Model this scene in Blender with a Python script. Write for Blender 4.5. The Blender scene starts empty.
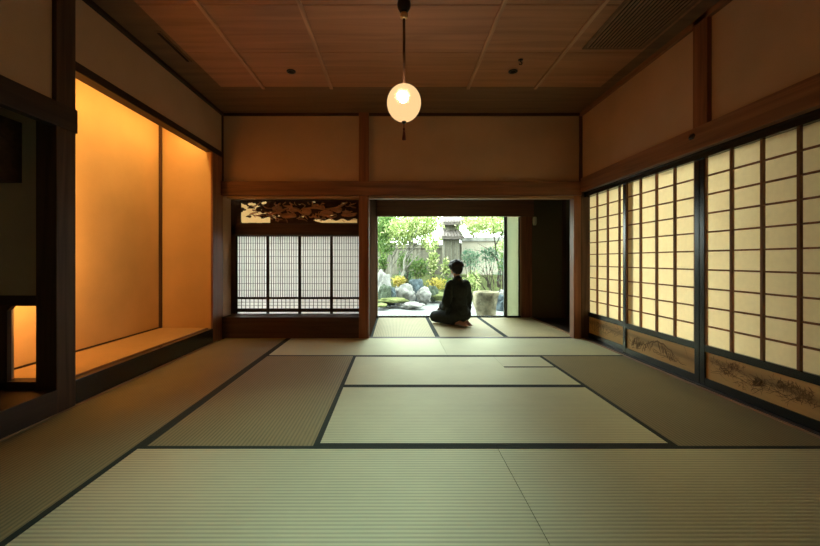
import bpy, bmesh, math, random
from mathutils import Vector, Matrix, Euler, noise

S = bpy.context.scene
C = S.collection
R = math.radians
PI = math.pi

# ------------------------------------------------------------------ camera
F_PX, VX, VY, CAM_H = 388.0, 396.0, 260.0, 1.0
cam_d = bpy.data.cameras.new('camera')
cam = bpy.data.objects.new('camera', cam_d)
C.objects.link(cam)
cam.location = (0, 0, CAM_H)
cam.rotation_euler = (R(90), 0, 0)
cam_d.sensor_width = 36
cam_d.lens = F_PX / 820 * 36
cam_d.shift_x = (410 - VX) / 820
cam_d.shift_y = -(273 - VY) / 820
cam_d.clip_start = 0.02
S.camera = cam


def at(px, py, d):
    """a point of the photograph at depth d"""
    return Vector(((px - VX) * d / F_PX, d, CAM_H + (VY - py) * d / F_PX))


# ------------------------------------------------------------------ materials
def new_mat(name):
    m = bpy.data.materials.new(name)
    m.use_nodes = True
    nt = m.node_tree
    nt.nodes.clear()
    return m, nt, nt.nodes, nt.links


def nd(N, kind, **kw):
    n = N.new(kind)
    for k, v in kw.items():
        setattr(n, k, v)
    return n


def ramp(N, stops):
    r = N.new('ShaderNodeValToRGB')
    e = r.color_ramp.elements
    while len(e) < len(stops):
        e.new(0.5)
    for i, (p, c) in enumerate(stops):
        e[i].position = p
        e[i].color = (*c, 1)
    return r


def mul(c, k):
    return tuple(min(1, x * k) for x in c)


def wood(name, col, axis='z', rough=0.45, spec=0.5, contrast=0.35, scale=1.0, coat=0.0):
    m, nt, N, L = new_mat(name)
    out = nd(N, 'ShaderNodeOutputMaterial')
    b = nd(N, 'ShaderNodeBsdfPrincipled')
    tc = nd(N, 'ShaderNodeTexCoord')
    mp = nd(N, 'ShaderNodeMapping')
    sc = {'x': (1.2, 22, 22), 'y': (22, 1.2, 22), 'z': (22, 22, 1.2)}[axis]
    mp.inputs['Scale'].default_value = tuple(s * scale for s in sc)
    L.new(tc.outputs['Object'], mp.inputs['Vector'])
    n1 = nd(N, 'ShaderNodeTexNoise')
    n1.inputs['Scale'].default_value = 1.0
    n1.inputs['Detail'].default_value = 6
    n1.inputs['Distortion'].default_value = 0.6
    L.new(mp.outputs[0], n1.inputs['Vector'])
    rp = ramp(N, [(0.3, mul(col, 1 - contrast)), (0.5, col), (0.72, mul(col, 1 + contrast))])
    L.new(n1.outputs['Fac'], rp.inputs[0])
    L.new(rp.outputs[0], b.inputs['Base Color'])
    b.inputs['Roughness'].default_value = rough
    b.inputs['Specular IOR Level'].default_value = spec
    b.inputs['Coat Weight'].default_value = coat
    b.inputs['Coat Roughness'].default_value = 0.2
    bp = nd(N, 'ShaderNodeBump')
    bp.inputs['Strength'].default_value = 0.15
    bp.inputs['Distance'].default_value = 0.002
    L.new(n1.outputs['Fac'], bp.inputs['Height'])
    L.new(bp.outputs[0], b.inputs['Normal'])
    L.new(b.outputs[0], out.inputs[0])
    return m


def plain(name, col, rough=0.6, spec=0.4, metal=0.0, var=0.12, nscale=8.0, bump=0.0):
    m, nt, N, L = new_mat(name)
    out = nd(N, 'ShaderNodeOutputMaterial')
    b = nd(N, 'ShaderNodeBsdfPrincipled')
    tc = nd(N, 'ShaderNodeTexCoord')
    n1 = nd(N, 'ShaderNodeTexNoise')
    n1.inputs['Scale'].default_value = nscale
    n1.inputs['Detail'].default_value = 8
    L.new(tc.outputs['Object'], n1.inputs['Vector'])
    rp = ramp(N, [(0.3, mul(col, 1 - var)), (0.7, mul(col, 1 + var))])
    L.new(n1.outputs['Fac'], rp.inputs[0])
    L.new(rp.outputs[0], b.inputs['Base Color'])
    b.inputs['Roughness'].default_value = rough
    b.inputs['Specular IOR Level'].default_value = spec
    b.inputs['Metallic'].default_value = metal
    if bump:
        bp = nd(N, 'ShaderNodeBump')
        bp.inputs['Strength'].default_value = bump
        bp.inputs['Distance'].default_value = 0.01
        L.new(n1.outputs['Fac'], bp.inputs['Height'])
        L.new(bp.outputs[0], b.inputs['Normal'])
    L.new(b.outputs[0], out.inputs[0])
    return m


def plaster(name, col):
    m, nt, N, L = new_mat(name)
    out = nd(N, 'ShaderNodeOutputMaterial')
    b = nd(N, 'ShaderNodeBsdfPrincipled')
    tc = nd(N, 'ShaderNodeTexCoord')
    n1 = nd(N, 'ShaderNodeTexNoise')
    n1.inputs['Scale'].default_value = 160
    n1.inputs['Detail'].default_value = 4
    n2 = nd(N, 'ShaderNodeTexNoise')
    n2.inputs['Scale'].default_value = 2.5
    n2.inputs['Detail'].default_value = 5
    L.new(tc.outputs['Object'], n1.inputs['Vector'])
    L.new(tc.outputs['Object'], n2.inputs['Vector'])
    mx = nd(N, 'ShaderNodeMath', operation='MULTIPLY_ADD')
    mx.inputs[1].default_value = 0.35
    L.new(n1.outputs['Fac'], mx.inputs[0])
    mh = nd(N, 'ShaderNodeMath', operation='MULTIPLY')
    mh.inputs[1].default_value = 0.65
    L.new(n2.outputs['Fac'], mh.inputs[0])
    L.new(mh.outputs[0], mx.inputs[2])
    rp = ramp(N, [(0.35, mul(col, 0.93)), (0.65, mul(col, 1.06))])
    L.new(mx.outputs[0], rp.inputs[0])
    L.new(rp.outputs[0], b.inputs['Base Color'])
    b.inputs['Roughness'].default_value = 0.9
    b.inputs['Specular IOR Level'].default_value = 0.15
    bp = nd(N, 'ShaderNodeBump')
    bp.inputs['Strength'].default_value = 0.2
    bp.inputs['Distance'].default_value = 0.002
    L.new(n1.outputs['Fac'], bp.inputs['Height'])
    L.new(bp.outputs[0], b.inputs['Normal'])
    L.new(b.outputs[0], out.inputs[0])
    return m


GLOSS = (0.93, 0.95, 0.72)


def tatami(name, col, axis, pitch=0.022, rough=0.6, spec=0.2, gloss=0.4):
    """woven rush: ribs run across `axis` (the ribs repeat along it)"""
    m, nt, N, L = new_mat(name)
    out = nd(N, 'ShaderNodeOutputMaterial')
    b = nd(N, 'ShaderNodeBsdfPrincipled')
    tc = nd(N, 'ShaderNodeTexCoord')
    sp = nd(N, 'ShaderNodeSeparateXYZ')
    L.new(tc.outputs['Object'], sp.inputs[0])
    ml = nd(N, 'ShaderNodeMath', operation='MULTIPLY')
    ml.inputs[1].default_value = 2 * PI / pitch
    L.new(sp.outputs[{'x': 0, 'y': 1}[axis]], ml.inputs[0])
    sn = nd(N, 'ShaderNodeMath', operation='SINE')
    L.new(ml.outputs[0], sn.inputs[0])
    hf = nd(N, 'ShaderNodeMath', operation='MULTIPLY_ADD')
    hf.inputs[1].default_value = 0.5
    hf.inputs[2].default_value = 0.5
    L.new(sn.outputs[0], hf.inputs[0])
    # fine rush strands run along the other way
    mp = nd(N, 'ShaderNodeMapping')
    mp.inputs['Scale'].default_value = (9, 320, 1) if axis == 'y' else (320, 9, 1)
    L.new(tc.outputs['Object'], mp.inputs['Vector'])
    n1 = nd(N, 'ShaderNodeTexNoise')
    n1.inputs['Scale'].default_value = 1
    n1.inputs['Detail'].default_value = 3
    L.new(mp.outputs[0], n1.inputs['Vector'])
    n2 = nd(N, 'ShaderNodeTexNoise')
    n2.inputs['Scale'].default_value = 3
    n2.inputs['Detail'].default_value = 4
    L.new(tc.outputs['Object'], n2.inputs['Vector'])
    a1 = nd(N, 'ShaderNodeMath', operation='MULTIPLY_ADD')
    a1.inputs[1].default_value = 0.35
    L.new(n1.outputs['Fac'], a1.inputs[0])
    a0 = nd(N, 'ShaderNodeMath', operation='MULTIPLY')
    a0.inputs[1].default_value = 0.22
    L.new(n2.outputs['Fac'], a0.inputs[0])
    L.new(a0.outputs[0], a1.inputs[2])
    a2 = nd(N, 'ShaderNodeMath', operation='MULTIPLY_ADD')
    a2.inputs[1].default_value = 0.45
    L.new(hf.outputs[0], a2.inputs[0])
    L.new(a1.outputs[0], a2.inputs[2])
    rp = ramp(N, [(0.2, mul(col, 0.62)), (0.5, col), (0.8, mul(col, 1.18))])
    L.new(a2.outputs[0], rp.inputs[0])
    L.new(rp.outputs[0], b.inputs['Base Color'])
    b.inputs['Roughness'].default_value = rough
    b.inputs['Specular IOR Level'].default_value = spec
    bp = nd(N, 'ShaderNodeBump')
    bp.inputs['Strength'].default_value = 0.55
    bp.inputs['Distance'].default_value = 0.0022
    L.new(hf.outputs[0], bp.inputs['Height'])
    L.new(bp.outputs[0], b.inputs['Normal'])
    # waxy rush strands: gloss that spreads across the strands, not along them
    g = nd(N, 'ShaderNodeBsdfAnisotropic')
    rg2 = ramp(N, [(0.2, mul(GLOSS, 0.75)), (0.8, GLOSS)])
    L.new(a2.outputs[0], rg2.inputs[0])
    L.new(rg2.outputs[0], g.inputs['Color'])
    g.inputs['Roughness'].default_value = 0.60
    g.inputs['Anisotropy'].default_value = 0.1
    tg = nd(N, 'ShaderNodeCombineXYZ')
    tg.inputs[0].default_value = 1.0 if axis == 'y' else 0.0
    tg.inputs[1].default_value = 0.0 if axis == 'y' else 1.0
    L.new(tg.outputs[0], g.inputs['Tangent'])
    mx = nd(N, 'ShaderNodeMixShader')
    mx.inputs[0].default_value = gloss
    L.new(b.outputs[0], mx.inputs[1])
    L.new(g.outputs[0], mx.inputs[2])
    L.new(mx.outputs[0], out.inputs[0])
    return m


def paper(name, refl, trans):
    m, nt, N, L = new_mat(name)
    out = nd(N, 'ShaderNodeOutputMaterial')
    tc = nd(N, 'ShaderNodeTexCoord')
    n1 = nd(N, 'ShaderNodeTexNoise')
    n1.inputs['Scale'].default_value = 30
    n1.inputs['Detail'].default_value = 6
    L.new(tc.outputs['Object'], n1.inputs['Vector'])
    rp = ramp(N, [(0.3, mul(trans, 0.94)), (0.7, mul(trans, 1.05))])
    L.new(n1.outputs['Fac'], rp.inputs[0])
    d = nd(N, 'ShaderNodeBsdfDiffuse')
    d.inputs['Color'].default_value = (*refl, 1)
    t = nd(N, 'ShaderNodeBsdfTranslucent')
    L.new(rp.outputs[0], t.inputs['Color'])
    ad = nd(N, 'ShaderNodeAddShader')
    L.new(d.outputs[0], ad.inputs[0])
    L.new(t.outputs[0], ad.inputs[1])
    L.new(ad.outputs[0], out.inputs[0])
    return m


def glass_mat(name):
    m, nt, N, L = new_mat(name)
    out = nd(N, 'ShaderNodeOutputMaterial')
    t = nd(N, 'ShaderNodeBsdfTransparent')
    t.inputs['Color'].default_value = (0.93, 0.97, 0.95, 1)
    g = nd(N, 'ShaderNodeBsdfGlossy')
    g.inputs['Roughness'].default_value = 0.02
    fr = nd(N, 'ShaderNodeFresnel')
    fr.inputs['IOR'].default_value = 1.35
    mx = nd(N, 'ShaderNodeMixShader')
    L.new(fr.outputs[0], mx.inputs[0])
    L.new(t.outputs[0], mx.inputs[1])
    L.new(g.outputs[0], mx.inputs[2])
    L.new(mx.outputs[0], out.inputs[0])
    return m


def leaf_mat(name, stops, trans=0.5):
    m, nt, N, L = new_mat(name)
    out = nd(N, 'ShaderNodeOutputMaterial')
    g = nd(N, 'ShaderNodeNewGeometry')
    rp = ramp(N, stops)
    L.new(g.outputs['Random Per Island'], rp.inputs[0])
    d = nd(N, 'ShaderNodeBsdfDiffuse')
    t = nd(N, 'ShaderNodeBsdfTranslucent')
    L.new(rp.outputs[0], d.inputs['Color'])
    L.new(rp.outputs[0], t.inputs['Color'])
    mx = nd(N, 'ShaderNodeMixShader')
    mx.inputs[0].default_value = trans
    L.new(d.outputs[0], mx.inputs[1])
    L.new(t.outputs[0], mx.inputs[2])
    L.new(mx.outputs[0], out.inputs[0])
    return m


def lamp_shade_mat():
    m, nt, N, L = new_mat('glowing_paper')
    out = nd(N, 'ShaderNodeOutputMaterial')
    e = nd(N, 'ShaderNodeEmission')
    e.inputs['Color'].default_value = (1.0, 0.62, 0.29, 1)
    e.inputs['Strength'].default_value = LAMP_SHADE
    rf = nd(N, 'ShaderNodeBsdfRefraction')
    rf.inputs['Roughness'].default_value = 0.40
    rf.inputs['IOR'].default_value = 1.45
    rf.inputs['Color'].default_value = (0.02, 0.017, 0.010, 1)
    ad = nd(N, 'ShaderNodeAddShader')
    L.new(e.outputs[0], ad.inputs[0])
    L.new(rf.outputs[0], ad.inputs[1])
    tr = nd(N, 'ShaderNodeBsdfTransparent')
    tr.inputs['Color'].default_value = (0.22, 0.20, 0.16, 1)
    a2 = nd(N, 'ShaderNodeAddShader')
    L.new(ad.outputs[0], a2.inputs[0])
    L.new(tr.outputs[0], a2.inputs[1])
    L.new(a2.outputs[0], out.inputs[0])
    return m


def emit(name, col, st):
    m, nt, N, L = new_mat(name)
    out = nd(N, 'ShaderNodeOutputMaterial')
    e = nd(N, 'ShaderNodeEmission')
    e.inputs['Color'].default_value = (*col, 1)
    e.inputs['Strength'].default_value = st
    L.new(e.outputs[0], out.inputs[0])
    return m


# light levels
WORLD_L = 14.0
LAMP_SHADE = 0.9
BULB = 350.0
TOKO_W = 13.0
EXPOSURE = 0.0

M = {}
M['wood_z'] = wood('wood_post', (0.26, 0.105, 0.05), 'z', 0.45, 0.3)
M['wood_x'] = wood('wood_beam', (0.23, 0.098, 0.05), 'x', 0.42, 0.4)
M['wood_y'] = wood('wood_beam_deep', (0.27, 0.125, 0.065), 'y', 0.45, 0.4)
M['wood_dark_z'] = wood('dark_wood_post', (0.095, 0.054, 0.036), 'z', 0.6, 0.15)
M['wood_dark_x'] = wood('dark_wood_beam', (0.06, 0.031, 0.02), 'x', 0.5, 0.25)
M['wood_dark_y'] = wood('dark_wood_sill', (0.05, 0.028, 0.018), 'y', 0.5, 0.25)
M['wood_pale_z'] = wood('pale_wood', (0.42, 0.24, 0.11), 'z', 0.5)
M['wood_pale_y'] = wood('pale_wood_sill', (0.38, 0.22, 0.11), 'y', 0.5)
M['wood_pale_x'] = wood('pale_wood_rail', (0.38, 0.22, 0.11), 'x', 0.5)
M['wood_header'] = wood('polished_header', (0.20, 0.085, 0.042), 'x', 0.38, 0.8, coat=0.4)
M['ceiling_wood'] = wood('ceiling_board', (0.40, 0.20, 0.11), 'x', 0.5, 0.4, 0.22, 0.6)
M['ceiling_edge'] = wood('ceiling_border_board', (0.19, 0.115, 0.07), 'x', 0.55, 0.3, 0.2, 0.6)
M['ceiling_batten'] = wood('ceiling_batten', (0.50, 0.29, 0.17), 'y', 0.5)
M['lacquer'] = plain('black_lacquer', (0.012, 0.013, 0.012), 0.25, 0.5, var=0.1)
M['kumiko'] = wood('lattice_wood', (0.24, 0.105, 0.04), 'z', 0.6, 0.2)
M['kumiko_dark'] = plain('dark_lattice_wood', (0.03, 0.024, 0.02), 0.5, 0.3)
M['panel_gold'] = wood('golden_board', (0.60, 0.37, 0.13), 'y', 0.5, 0.3, 0.42, 0.35)
M['ink'] = plain('ink', (0.20, 0.12, 0.045), 0.7, 0.2)
M['carving'] = wood('carved_wood', (0.48, 0.25, 0.14), 'x', 0.5, 0.3)
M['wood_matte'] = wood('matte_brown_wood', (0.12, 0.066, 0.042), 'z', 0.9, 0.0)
M['plaster'] = plaster('ochre_plaster', (0.60, 0.40, 0.26))
M['plaster_green'] = plaster('olive_plaster', (0.60, 0.48, 0.36))
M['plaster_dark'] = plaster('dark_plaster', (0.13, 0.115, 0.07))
M['plaster_alcove'] = plaster('alcove_paper_wall', (0.75, 0.50, 0.24))
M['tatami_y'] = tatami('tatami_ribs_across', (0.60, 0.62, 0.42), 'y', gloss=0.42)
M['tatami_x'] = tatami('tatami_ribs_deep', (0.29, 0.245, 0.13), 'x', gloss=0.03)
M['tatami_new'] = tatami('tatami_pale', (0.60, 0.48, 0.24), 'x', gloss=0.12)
M['tatami_alcove'] = tatami('tatami_alcove', (0.68, 0.44, 0.20), 'y', 0.03, gloss=0.1)
M['heri'] = plain('mat_border_cloth', (0.038, 0.048, 0.040), 0.8, 0.15, nscale=120)
M['paper'] = paper('shoji_paper', (0.45, 0.38, 0.24), (0.46, 0.422, 0.31))
M['paper_white'] = paper('white_shoji_paper', (0.5, 0.5, 0.46), (0.40, 0.40, 0.395))
M['paper_cream'] = paper('cream_paper', (0.5, 0.4, 0.25), (0.30, 0.25, 0.165))
M['paper_fill'] = paper('fill_paper', (0.5, 0.5, 0.4), (0.11, 0.13, 0.11))
M['mullion'] = plain('grey_metal_frame', (0.16, 0.18, 0.165), 0.5, 0.3)
M['glass'] = glass_mat('window_glass')
M['pale_panel'] = paper('pale_panel', (0.5, 0.55, 0.45), (0.25, 0.26, 0.21))
M['shade'] = lamp_shade_mat()
M['bulb'] = emit('bulb', (1.0, 0.70, 0.50), BULB)
M['black_metal'] = plain('black_metal', (0.02, 0.017, 0.015), 0.4, 0.5, 0.6)
M['rod'] = plain('brown_rod', (0.10, 0.05, 0.03), 0.4, 0.5)
M['brass'] = plain('pale_brass', (0.75, 0.55, 0.3), 0.35, 0.5, 0.6)
M['tassel'] = plain('tassel_thread', (0.13, 0.03, 0.02), 0.8, 0.2)
M['dark'] = plain('matte_black', (0.012, 0.011, 0.01), 0.7, 0.2)
M['grille'] = plain('dark_grille', (0.30, 0.19, 0.12), 0.5, 0.3)
M['cream'] = plain('cream_glass', (0.55, 0.55, 0.42), 0.4, 0.4)
M['gravel'] = plain('white_gravel', (0.150, 0.160, 0.160), 0.9, 0.2, var=0.35, nscale=45, bump=0.5)
M['earth'] = plain('mossy_earth', (0.050, 0.060, 0.022), 0.95, 0.1, var=0.4, nscale=3, bump=0.6)
M['moss'] = plain('moss', (0.10, 0.115, 0.045), 0.95, 0.1, var=0.4, nscale=14, bump=0.8)
M['rock_pale'] = plain('pale_rock', (0.170, 0.170, 0.160), 0.85, 0.2, var=0.45, nscale=5, bump=0.6)
M['rock_blue'] = plain('blue_grey_rock', (0.050, 0.070, 0.080), 0.85, 0.2, var=0.45, nscale=5, bump=0.6)
M['rock_green'] = plain('mossy_rock', (0.045, 0.060, 0.040), 0.85, 0.2, var=0.45, nscale=5, bump=0.6)
M['basin'] = plain('weathered_stone', (0.17, 0.155, 0.10), 0.9, 0.2, var=0.75, nscale=6, bump=0.9)
M['bark_pale'] = plain('pale_bark', (0.165, 0.160, 0.135), 0.9, 0.1, var=0.35, nscale=12, bump=0.5)
M['bark'] = plain('dark_bark', (0.045, 0.037, 0.030), 0.9, 0.1, var=0.35, nscale=12, bump=0.5)
M['fence'] = wood('fence_board', (0.128, 0.120, 0.093), 'z', 0.8, 0.2)
M['garden_wall'] = plaster('garden_plaster', (0.288, 0.264, 0.216))
M['tile'] = plain('roof_tile', (0.160, 0.136, 0.128), 0.7, 0.3, var=0.25, nscale=14)
M['leaf_yellow'] = leaf_mat('leaf_yellow_green', [(0, (0.11, 0.19, 0.055)), (0.55, (0.30, 0.38, 0.13)), (1, (0.70, 0.70, 0.42))])
M['leaf_green'] = leaf_mat('leaf_green', [(0, (0.056, 0.112, 0.035)), (0.6, (0.120, 0.208, 0.064)), (1, (0.240, 0.304, 0.104))])
M['leaf_blue'] = leaf_mat('leaf_blue_green', [(0, (0.048, 0.104, 0.072)), (0.6, (0.104, 0.184, 0.120)), (1, (0.224, 0.288, 0.192))])
M['leaf_gold'] = leaf_mat('leaf_gold', [(0, (0.240, 0.224, 0.048)), (0.6, (0.400, 0.336, 0.072)), (1, (0.496, 0.400, 0.144))])
M['skin'] = plain('skin', (0.66, 0.44, 0.34), 0.55, 0.4, var=0.05)
M['hair'] = plain('black_hair', (0.022, 0.015, 0.011), 0.5, 0.4, var=0.3, nscale=40, bump=0.6)
M['cloth_dark'] = plain('dark_kimono_cloth', (0.034, 0.042, 0.041), 0.85, 0.2, var=0.2, nscale=30, bump=0.2)
M['cloth_black'] = plain('black_skirt_cloth', (0.030, 0.037, 0.037), 0.85, 0.2, var=0.2, nscale=30, bump=0.2)


# ------------------------------------------------------------------ mesh builder
class MB:
    def __init__(self):
        self.bm = bmesh.new()

    def box(self, x0, x1, y0, y1, z0, z1, bevel=0.0):
        t = bmesh.new()
        bmesh.ops.create_cube(t, size=1)
        bmesh.ops.scale(t, vec=(x1 - x0, y1 - y0, z1 - z0), verts=t.verts)
        bmesh.ops.translate(t, vec=((x0 + x1) / 2, (y0 + y1) / 2, (z0 + z1) / 2), verts=t.verts)
        if bevel:
            bmesh.ops.bevel(t, geom=t.edges[:], offset=bevel, segments=2, affect='EDGES', profile=0.7)
        self.join(t)
        return self

    def join(self, t, smooth=False):
        me = bpy.data.meshes.new('t')
        if smooth:
            for f in t.faces:
                f.smooth = True
        t.to_mesh(me)
        t.free()
        self.bm.from_mesh(me)
        bpy.data.meshes.remove(me)

    def tube(self, pts, rad, seg=10, cap=True):
        pts = [Vector(p) for p in pts]
        rs = rad if isinstance(rad, (list, tuple)) else [rad] * len(pts)
        bm = self.bm
        rings = []
        ref = None
        for i, p in enumerate(pts):
            a = pts[max(0, i - 1)]
            b = pts[min(len(pts) - 1, i + 1)]
            d = (b - a).normalized()
            if ref is None:
                ref = Vector((0, 0, 1)) if abs(d.z) < 0.9 else Vector((1, 0, 0))
            u = d.cross(ref).normalized()
            v = d.cross(u).normalized()
            rings.append([bm.verts.new(p + (u * math.cos(2 * PI * k / seg) + v * math.sin(2 * PI * k / seg)) * rs[i]) for k in range(seg)])
        for i in range(len(rings) - 1):
            for k in range(seg):
                f = bm.faces.new((rings[i][k], rings[i][(k + 1) % seg], rings[i + 1][(k + 1) % seg], rings[i + 1][k]))
                f.smooth = True
        if cap:
            bm.faces.new(rings[0])
            bm.faces.new(rings[-1][::-1])
        return self

    def lathe(self, prof, cx=0, cy=0, seg=32):
        bm = self.bm
        rings = []
        for r, z in prof:
            if r < 1e-5:
                rings.append([bm.verts.new((cx, cy, z))])
            else:
                rings.append([bm.verts.new((cx + r * math.cos(2 * PI * k / seg), cy + r * math.sin(2 * PI * k / seg), z)) for k in range(seg)])
        for i in range(len(rings) - 1):
            a, b = rings[i], rings[i + 1]
            for k in range(seg):
                k2 = (k + 1) % seg
                if len(a) == 1 and len(b) == 1:
                    continue
                if len(a) == 1:
                    f = bm.faces.new((a[0], b[k2], b[k]))
                elif len(b) == 1:
                    f = bm.faces.new((a[k], a[k2], b[0]))
                else:
                    f = bm.faces.new((a[k], a[k2], b[k2], b[k]))
                f.smooth = True
        return self

    def ball(self, c, r, sub=2, rot=None, jitter=0.0, freq=1.0, seed=0):
        t = bmesh.new()
        bmesh.ops.create_icosphere(t, subdivisions=sub, radius=1)
        rr = r if isinstance(r, (tuple, list, Vector)) else (r, r, r)
        for v in t.verts:
            k = 1.0
            if jitter:
                k += jitter * noise.fractal(v.co * freq + Vector((seed * 3.7, seed * 1.3, seed)), 1.0, 2.0, 3)
            v.co = Vector((v.co.x * rr[0] * k, v.co.y * rr[1] * k, v.co.z * rr[2] * k))
        mt = Matrix.Translation(Vector(c))
        if rot is not None:
            mt = mt @ rot.to_4x4()
        t.transform(mt)
        self.join(t, smooth=True)
        return self

    def prism(self, poly, y0, y1):
        """polygon of (x, z) points extruded along y"""
        bm = self.bm
        a = [bm.verts.new((x, y0, z)) for x, z in poly]
        b = [bm.verts.new((x, y1, z)) for x, z in poly]
        n = len(poly)
        bm.faces.new(a)
        bm.faces.new(b[::-1])
        for i in range(n):
            bm.faces.new((a[i], b[i], b[(i + 1) % n], a[(i + 1) % n]))
        return self

    def slab(self, poly, z0, z1):
        """polygon of (x, y) points extruded along z"""
        bm = self.bm
        a = [bm.verts.new((x, y, z0)) for x, y in poly]
        b = [bm.verts.new((x, y, z1)) for x, y in poly]
        n = len(poly)
        bm.faces.new(a[::-1])
        bm.faces.new(b)
        for i in range(n):
            bm.faces.new((a[i], a[(i + 1) % n], b[(i + 1) % n], b[i]))
        return self

    def mesh(self, name, loc=(0, 0, 0)):
        bm = self.bm
        if len(bm.faces) < 60000:
            bmesh.ops.recalc_face_normals(bm, faces=bm.faces)
        bmesh.ops.translate(bm, vec=-Vector(loc), verts=bm.verts)
        me = bpy.data.meshes.new(name)
        bm.to_mesh(me)
        bm.free()
        return me

    def build(self, name, mat, parent=None, loc=None):
        """world-space shape -> object; a child keeps its thing's origin"""
        org = world_loc(parent) if parent else Vector(loc or (0, 0, 0))
        o = bpy.data.objects.new(name, self.mesh(name, org))
        o.data.materials.append(mat)
        C.objects.link(o)
        if parent:
            o.parent = parent
        else:
            o.location = org
        return o


def world_loc(o):
    v = Vector((0, 0, 0))
    while o:
        v = v + o.location
        o = o.parent
    return v


def tag(o, label=None, cat=None, group=None, kind=None):
    if label:
        o['label'] = label
    if cat:
        o['category'] = cat
    if group:
        o['group'] = group
    if kind:
        o['kind'] = kind
    return o


def struct(o, label=None, cat=None):
    return tag(o, label, cat, kind='structure')


def thing(name, loc, label, cat, group=None):
    o = bpy.data.objects.new(name, None)
    o.empty_display_size = 0.1
    C.objects.link(o)
    o.location = loc
    return tag(o, label, cat, group)


def copy_tree(o, parent=None):
    c = o.copy()
    C.objects.link(c)
    if parent:
        c.parent = parent
    for ch in list(o.children):
        copy_tree(ch, c)
    return c


def bx(name, mat, x0, x1, y0, y1, z0, z1, bevel=0.0, parent=None, loc=None):
    return MB().box(x0, x1, y0, y1, z0, z1, bevel).build(name, mat, parent, loc)


trim_no = [0]


def trim(mat, x0, x1, y0, y1, z0, z1, label, bevel=0.004):
    trim_no[0] += 1
    return struct(bx('trim_%d' % trim_no[0], mat, x0, x1, y0, y1, z0, z1, bevel), label, 'trim')


# ------------------------------------------------------------------ dimensions
CEIL = 2.88
LX, RXP = -2.23, 2.38          # plaster planes, left and right
BY = 4.97                      # front of the end wall
WY = 6.80                      # garden window plane
REAR = -1.6

# ------------------------------------------------------------------ shell
fl = MB().box(-3.4, 2.52, REAR, WY + 0.12, -0.22, -0.056)
struct(fl.build('floor', M['wood_dark_y']), 'dark subfloor under the tatami mats', 'floor')

cm = MB()
for i, y0 in enumerate([REAR, -0.5, 0.17, 0.84, 1.51, 2.18, 2.86, 3.52]):
    y1 = [-0.5, 0.17, 0.84, 1.51, 2.18, 2.86, 3.52, 4.22][i]
    cm.box(-1.90, 2.22, y0 + 0.004, y1 - 0.004, CEIL, CEIL + 0.03)
cm.box(-1.90, 2.22, REAR, 4.22, CEIL + 0.012, CEIL + 0.05)
ceil = struct(cm.build('ceiling', M['ceiling_wood']), 'dark wooden board ceiling with thin battens', 'ceiling')
ce = MB()
ce.box(-3.4, -1.90, REAR, BY + 0.1, CEIL, CEIL + 0.05)
ce.box(2.22, 2.6, REAR, BY + 0.1, CEIL, CEIL + 0.05)
ce.box(-1.90, 2.22, 4.222, BY + 0.1, CEIL, CEIL + 0.05)
ce.build('border_boards', M['ceiling_edge'], ceil)
for x in (-1.445, -0.705, 0.787, 1.52):
    MB().box(x - 0.016, x + 0.016, REAR, 4.24, CEIL - 0.016, CEIL + 0.002, 0.003).build('batten', M['ceiling_batten'], ceil)
# unseen roof with eaves, blocks overhead light; cut back to light the lattice
rf = MB().box(-4.6, 4.3, -2.6, 5.45, CEIL + 0.10, CEIL + 0.3)
rf.box(-0.6, 4.3, 5.45, WY + 0.7, CEIL + 0.10, CEIL + 0.3)
struct(rf.build('roof', M['wood_dark_x']), 'unseen roof and eaves added to block overhead light', 'roof')

# end wall plaster
bw = MB().box(LX - 0.05, RXP + 0.05, BY + 0.02, BY + 0.09, 1.80, CEIL)
struct(bw.build('wall_back', M['plaster']), 'ochre plaster band above the end openings', 'wall')
trim(M['wood_x'], -2.335, 2.36, BY - 0.05, BY + 0.03, 1.82, 2.0, 'horizontal tie beam across the end wall')
trim(M['wood_pale_x'], -2.16, 2.28, BY - 0.02, BY + 0.08, 1.785, 1.815, 'thin lintel rail under the end wall tie beam', 0.002)
trim(M['wood_dark_x'], LX, RXP, BY - 0.01, BY + 0.03, CEIL - 0.03, CEIL, 'thin cornice at the top of the end wall', 0.002)
# posts of the end wall
trim(M['wood_z'], -0.474, -0.346, BY - 0.03, BY + 0.09, -0.05, CEIL, 'wooden post between lattice screens and garden opening')
trim(M['wood_z'], 2.265, 2.355, BY - 0.03, BY + 0.09, -0.05, 1.84, 'slim wooden post at the shoji end of the garden opening')
trim(M['wood_dark_z'], 2.36, 2.50, BY - 0.02, BY + 0.09, -0.05, CEIL, 'dark corner post beside the shoji wall')
trim(M['wood_dark_z'], 2.352, 2.385, BY - 0.012, BY + 0.02, 2.0, CEIL, 'thin dark corner strip above the shoji')
trim(M['wood_z'], -2.245, -2.222, 4.70, BY + 0.015, -0.05, 2.31, 'reddish alcove post at the end wall')
trim(M['wood_dark_z'], -2.245, -2.215, BY - 0.012, BY + 0.02, 2.0, CEIL, 'thin dark corner strip above the alcove')

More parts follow.
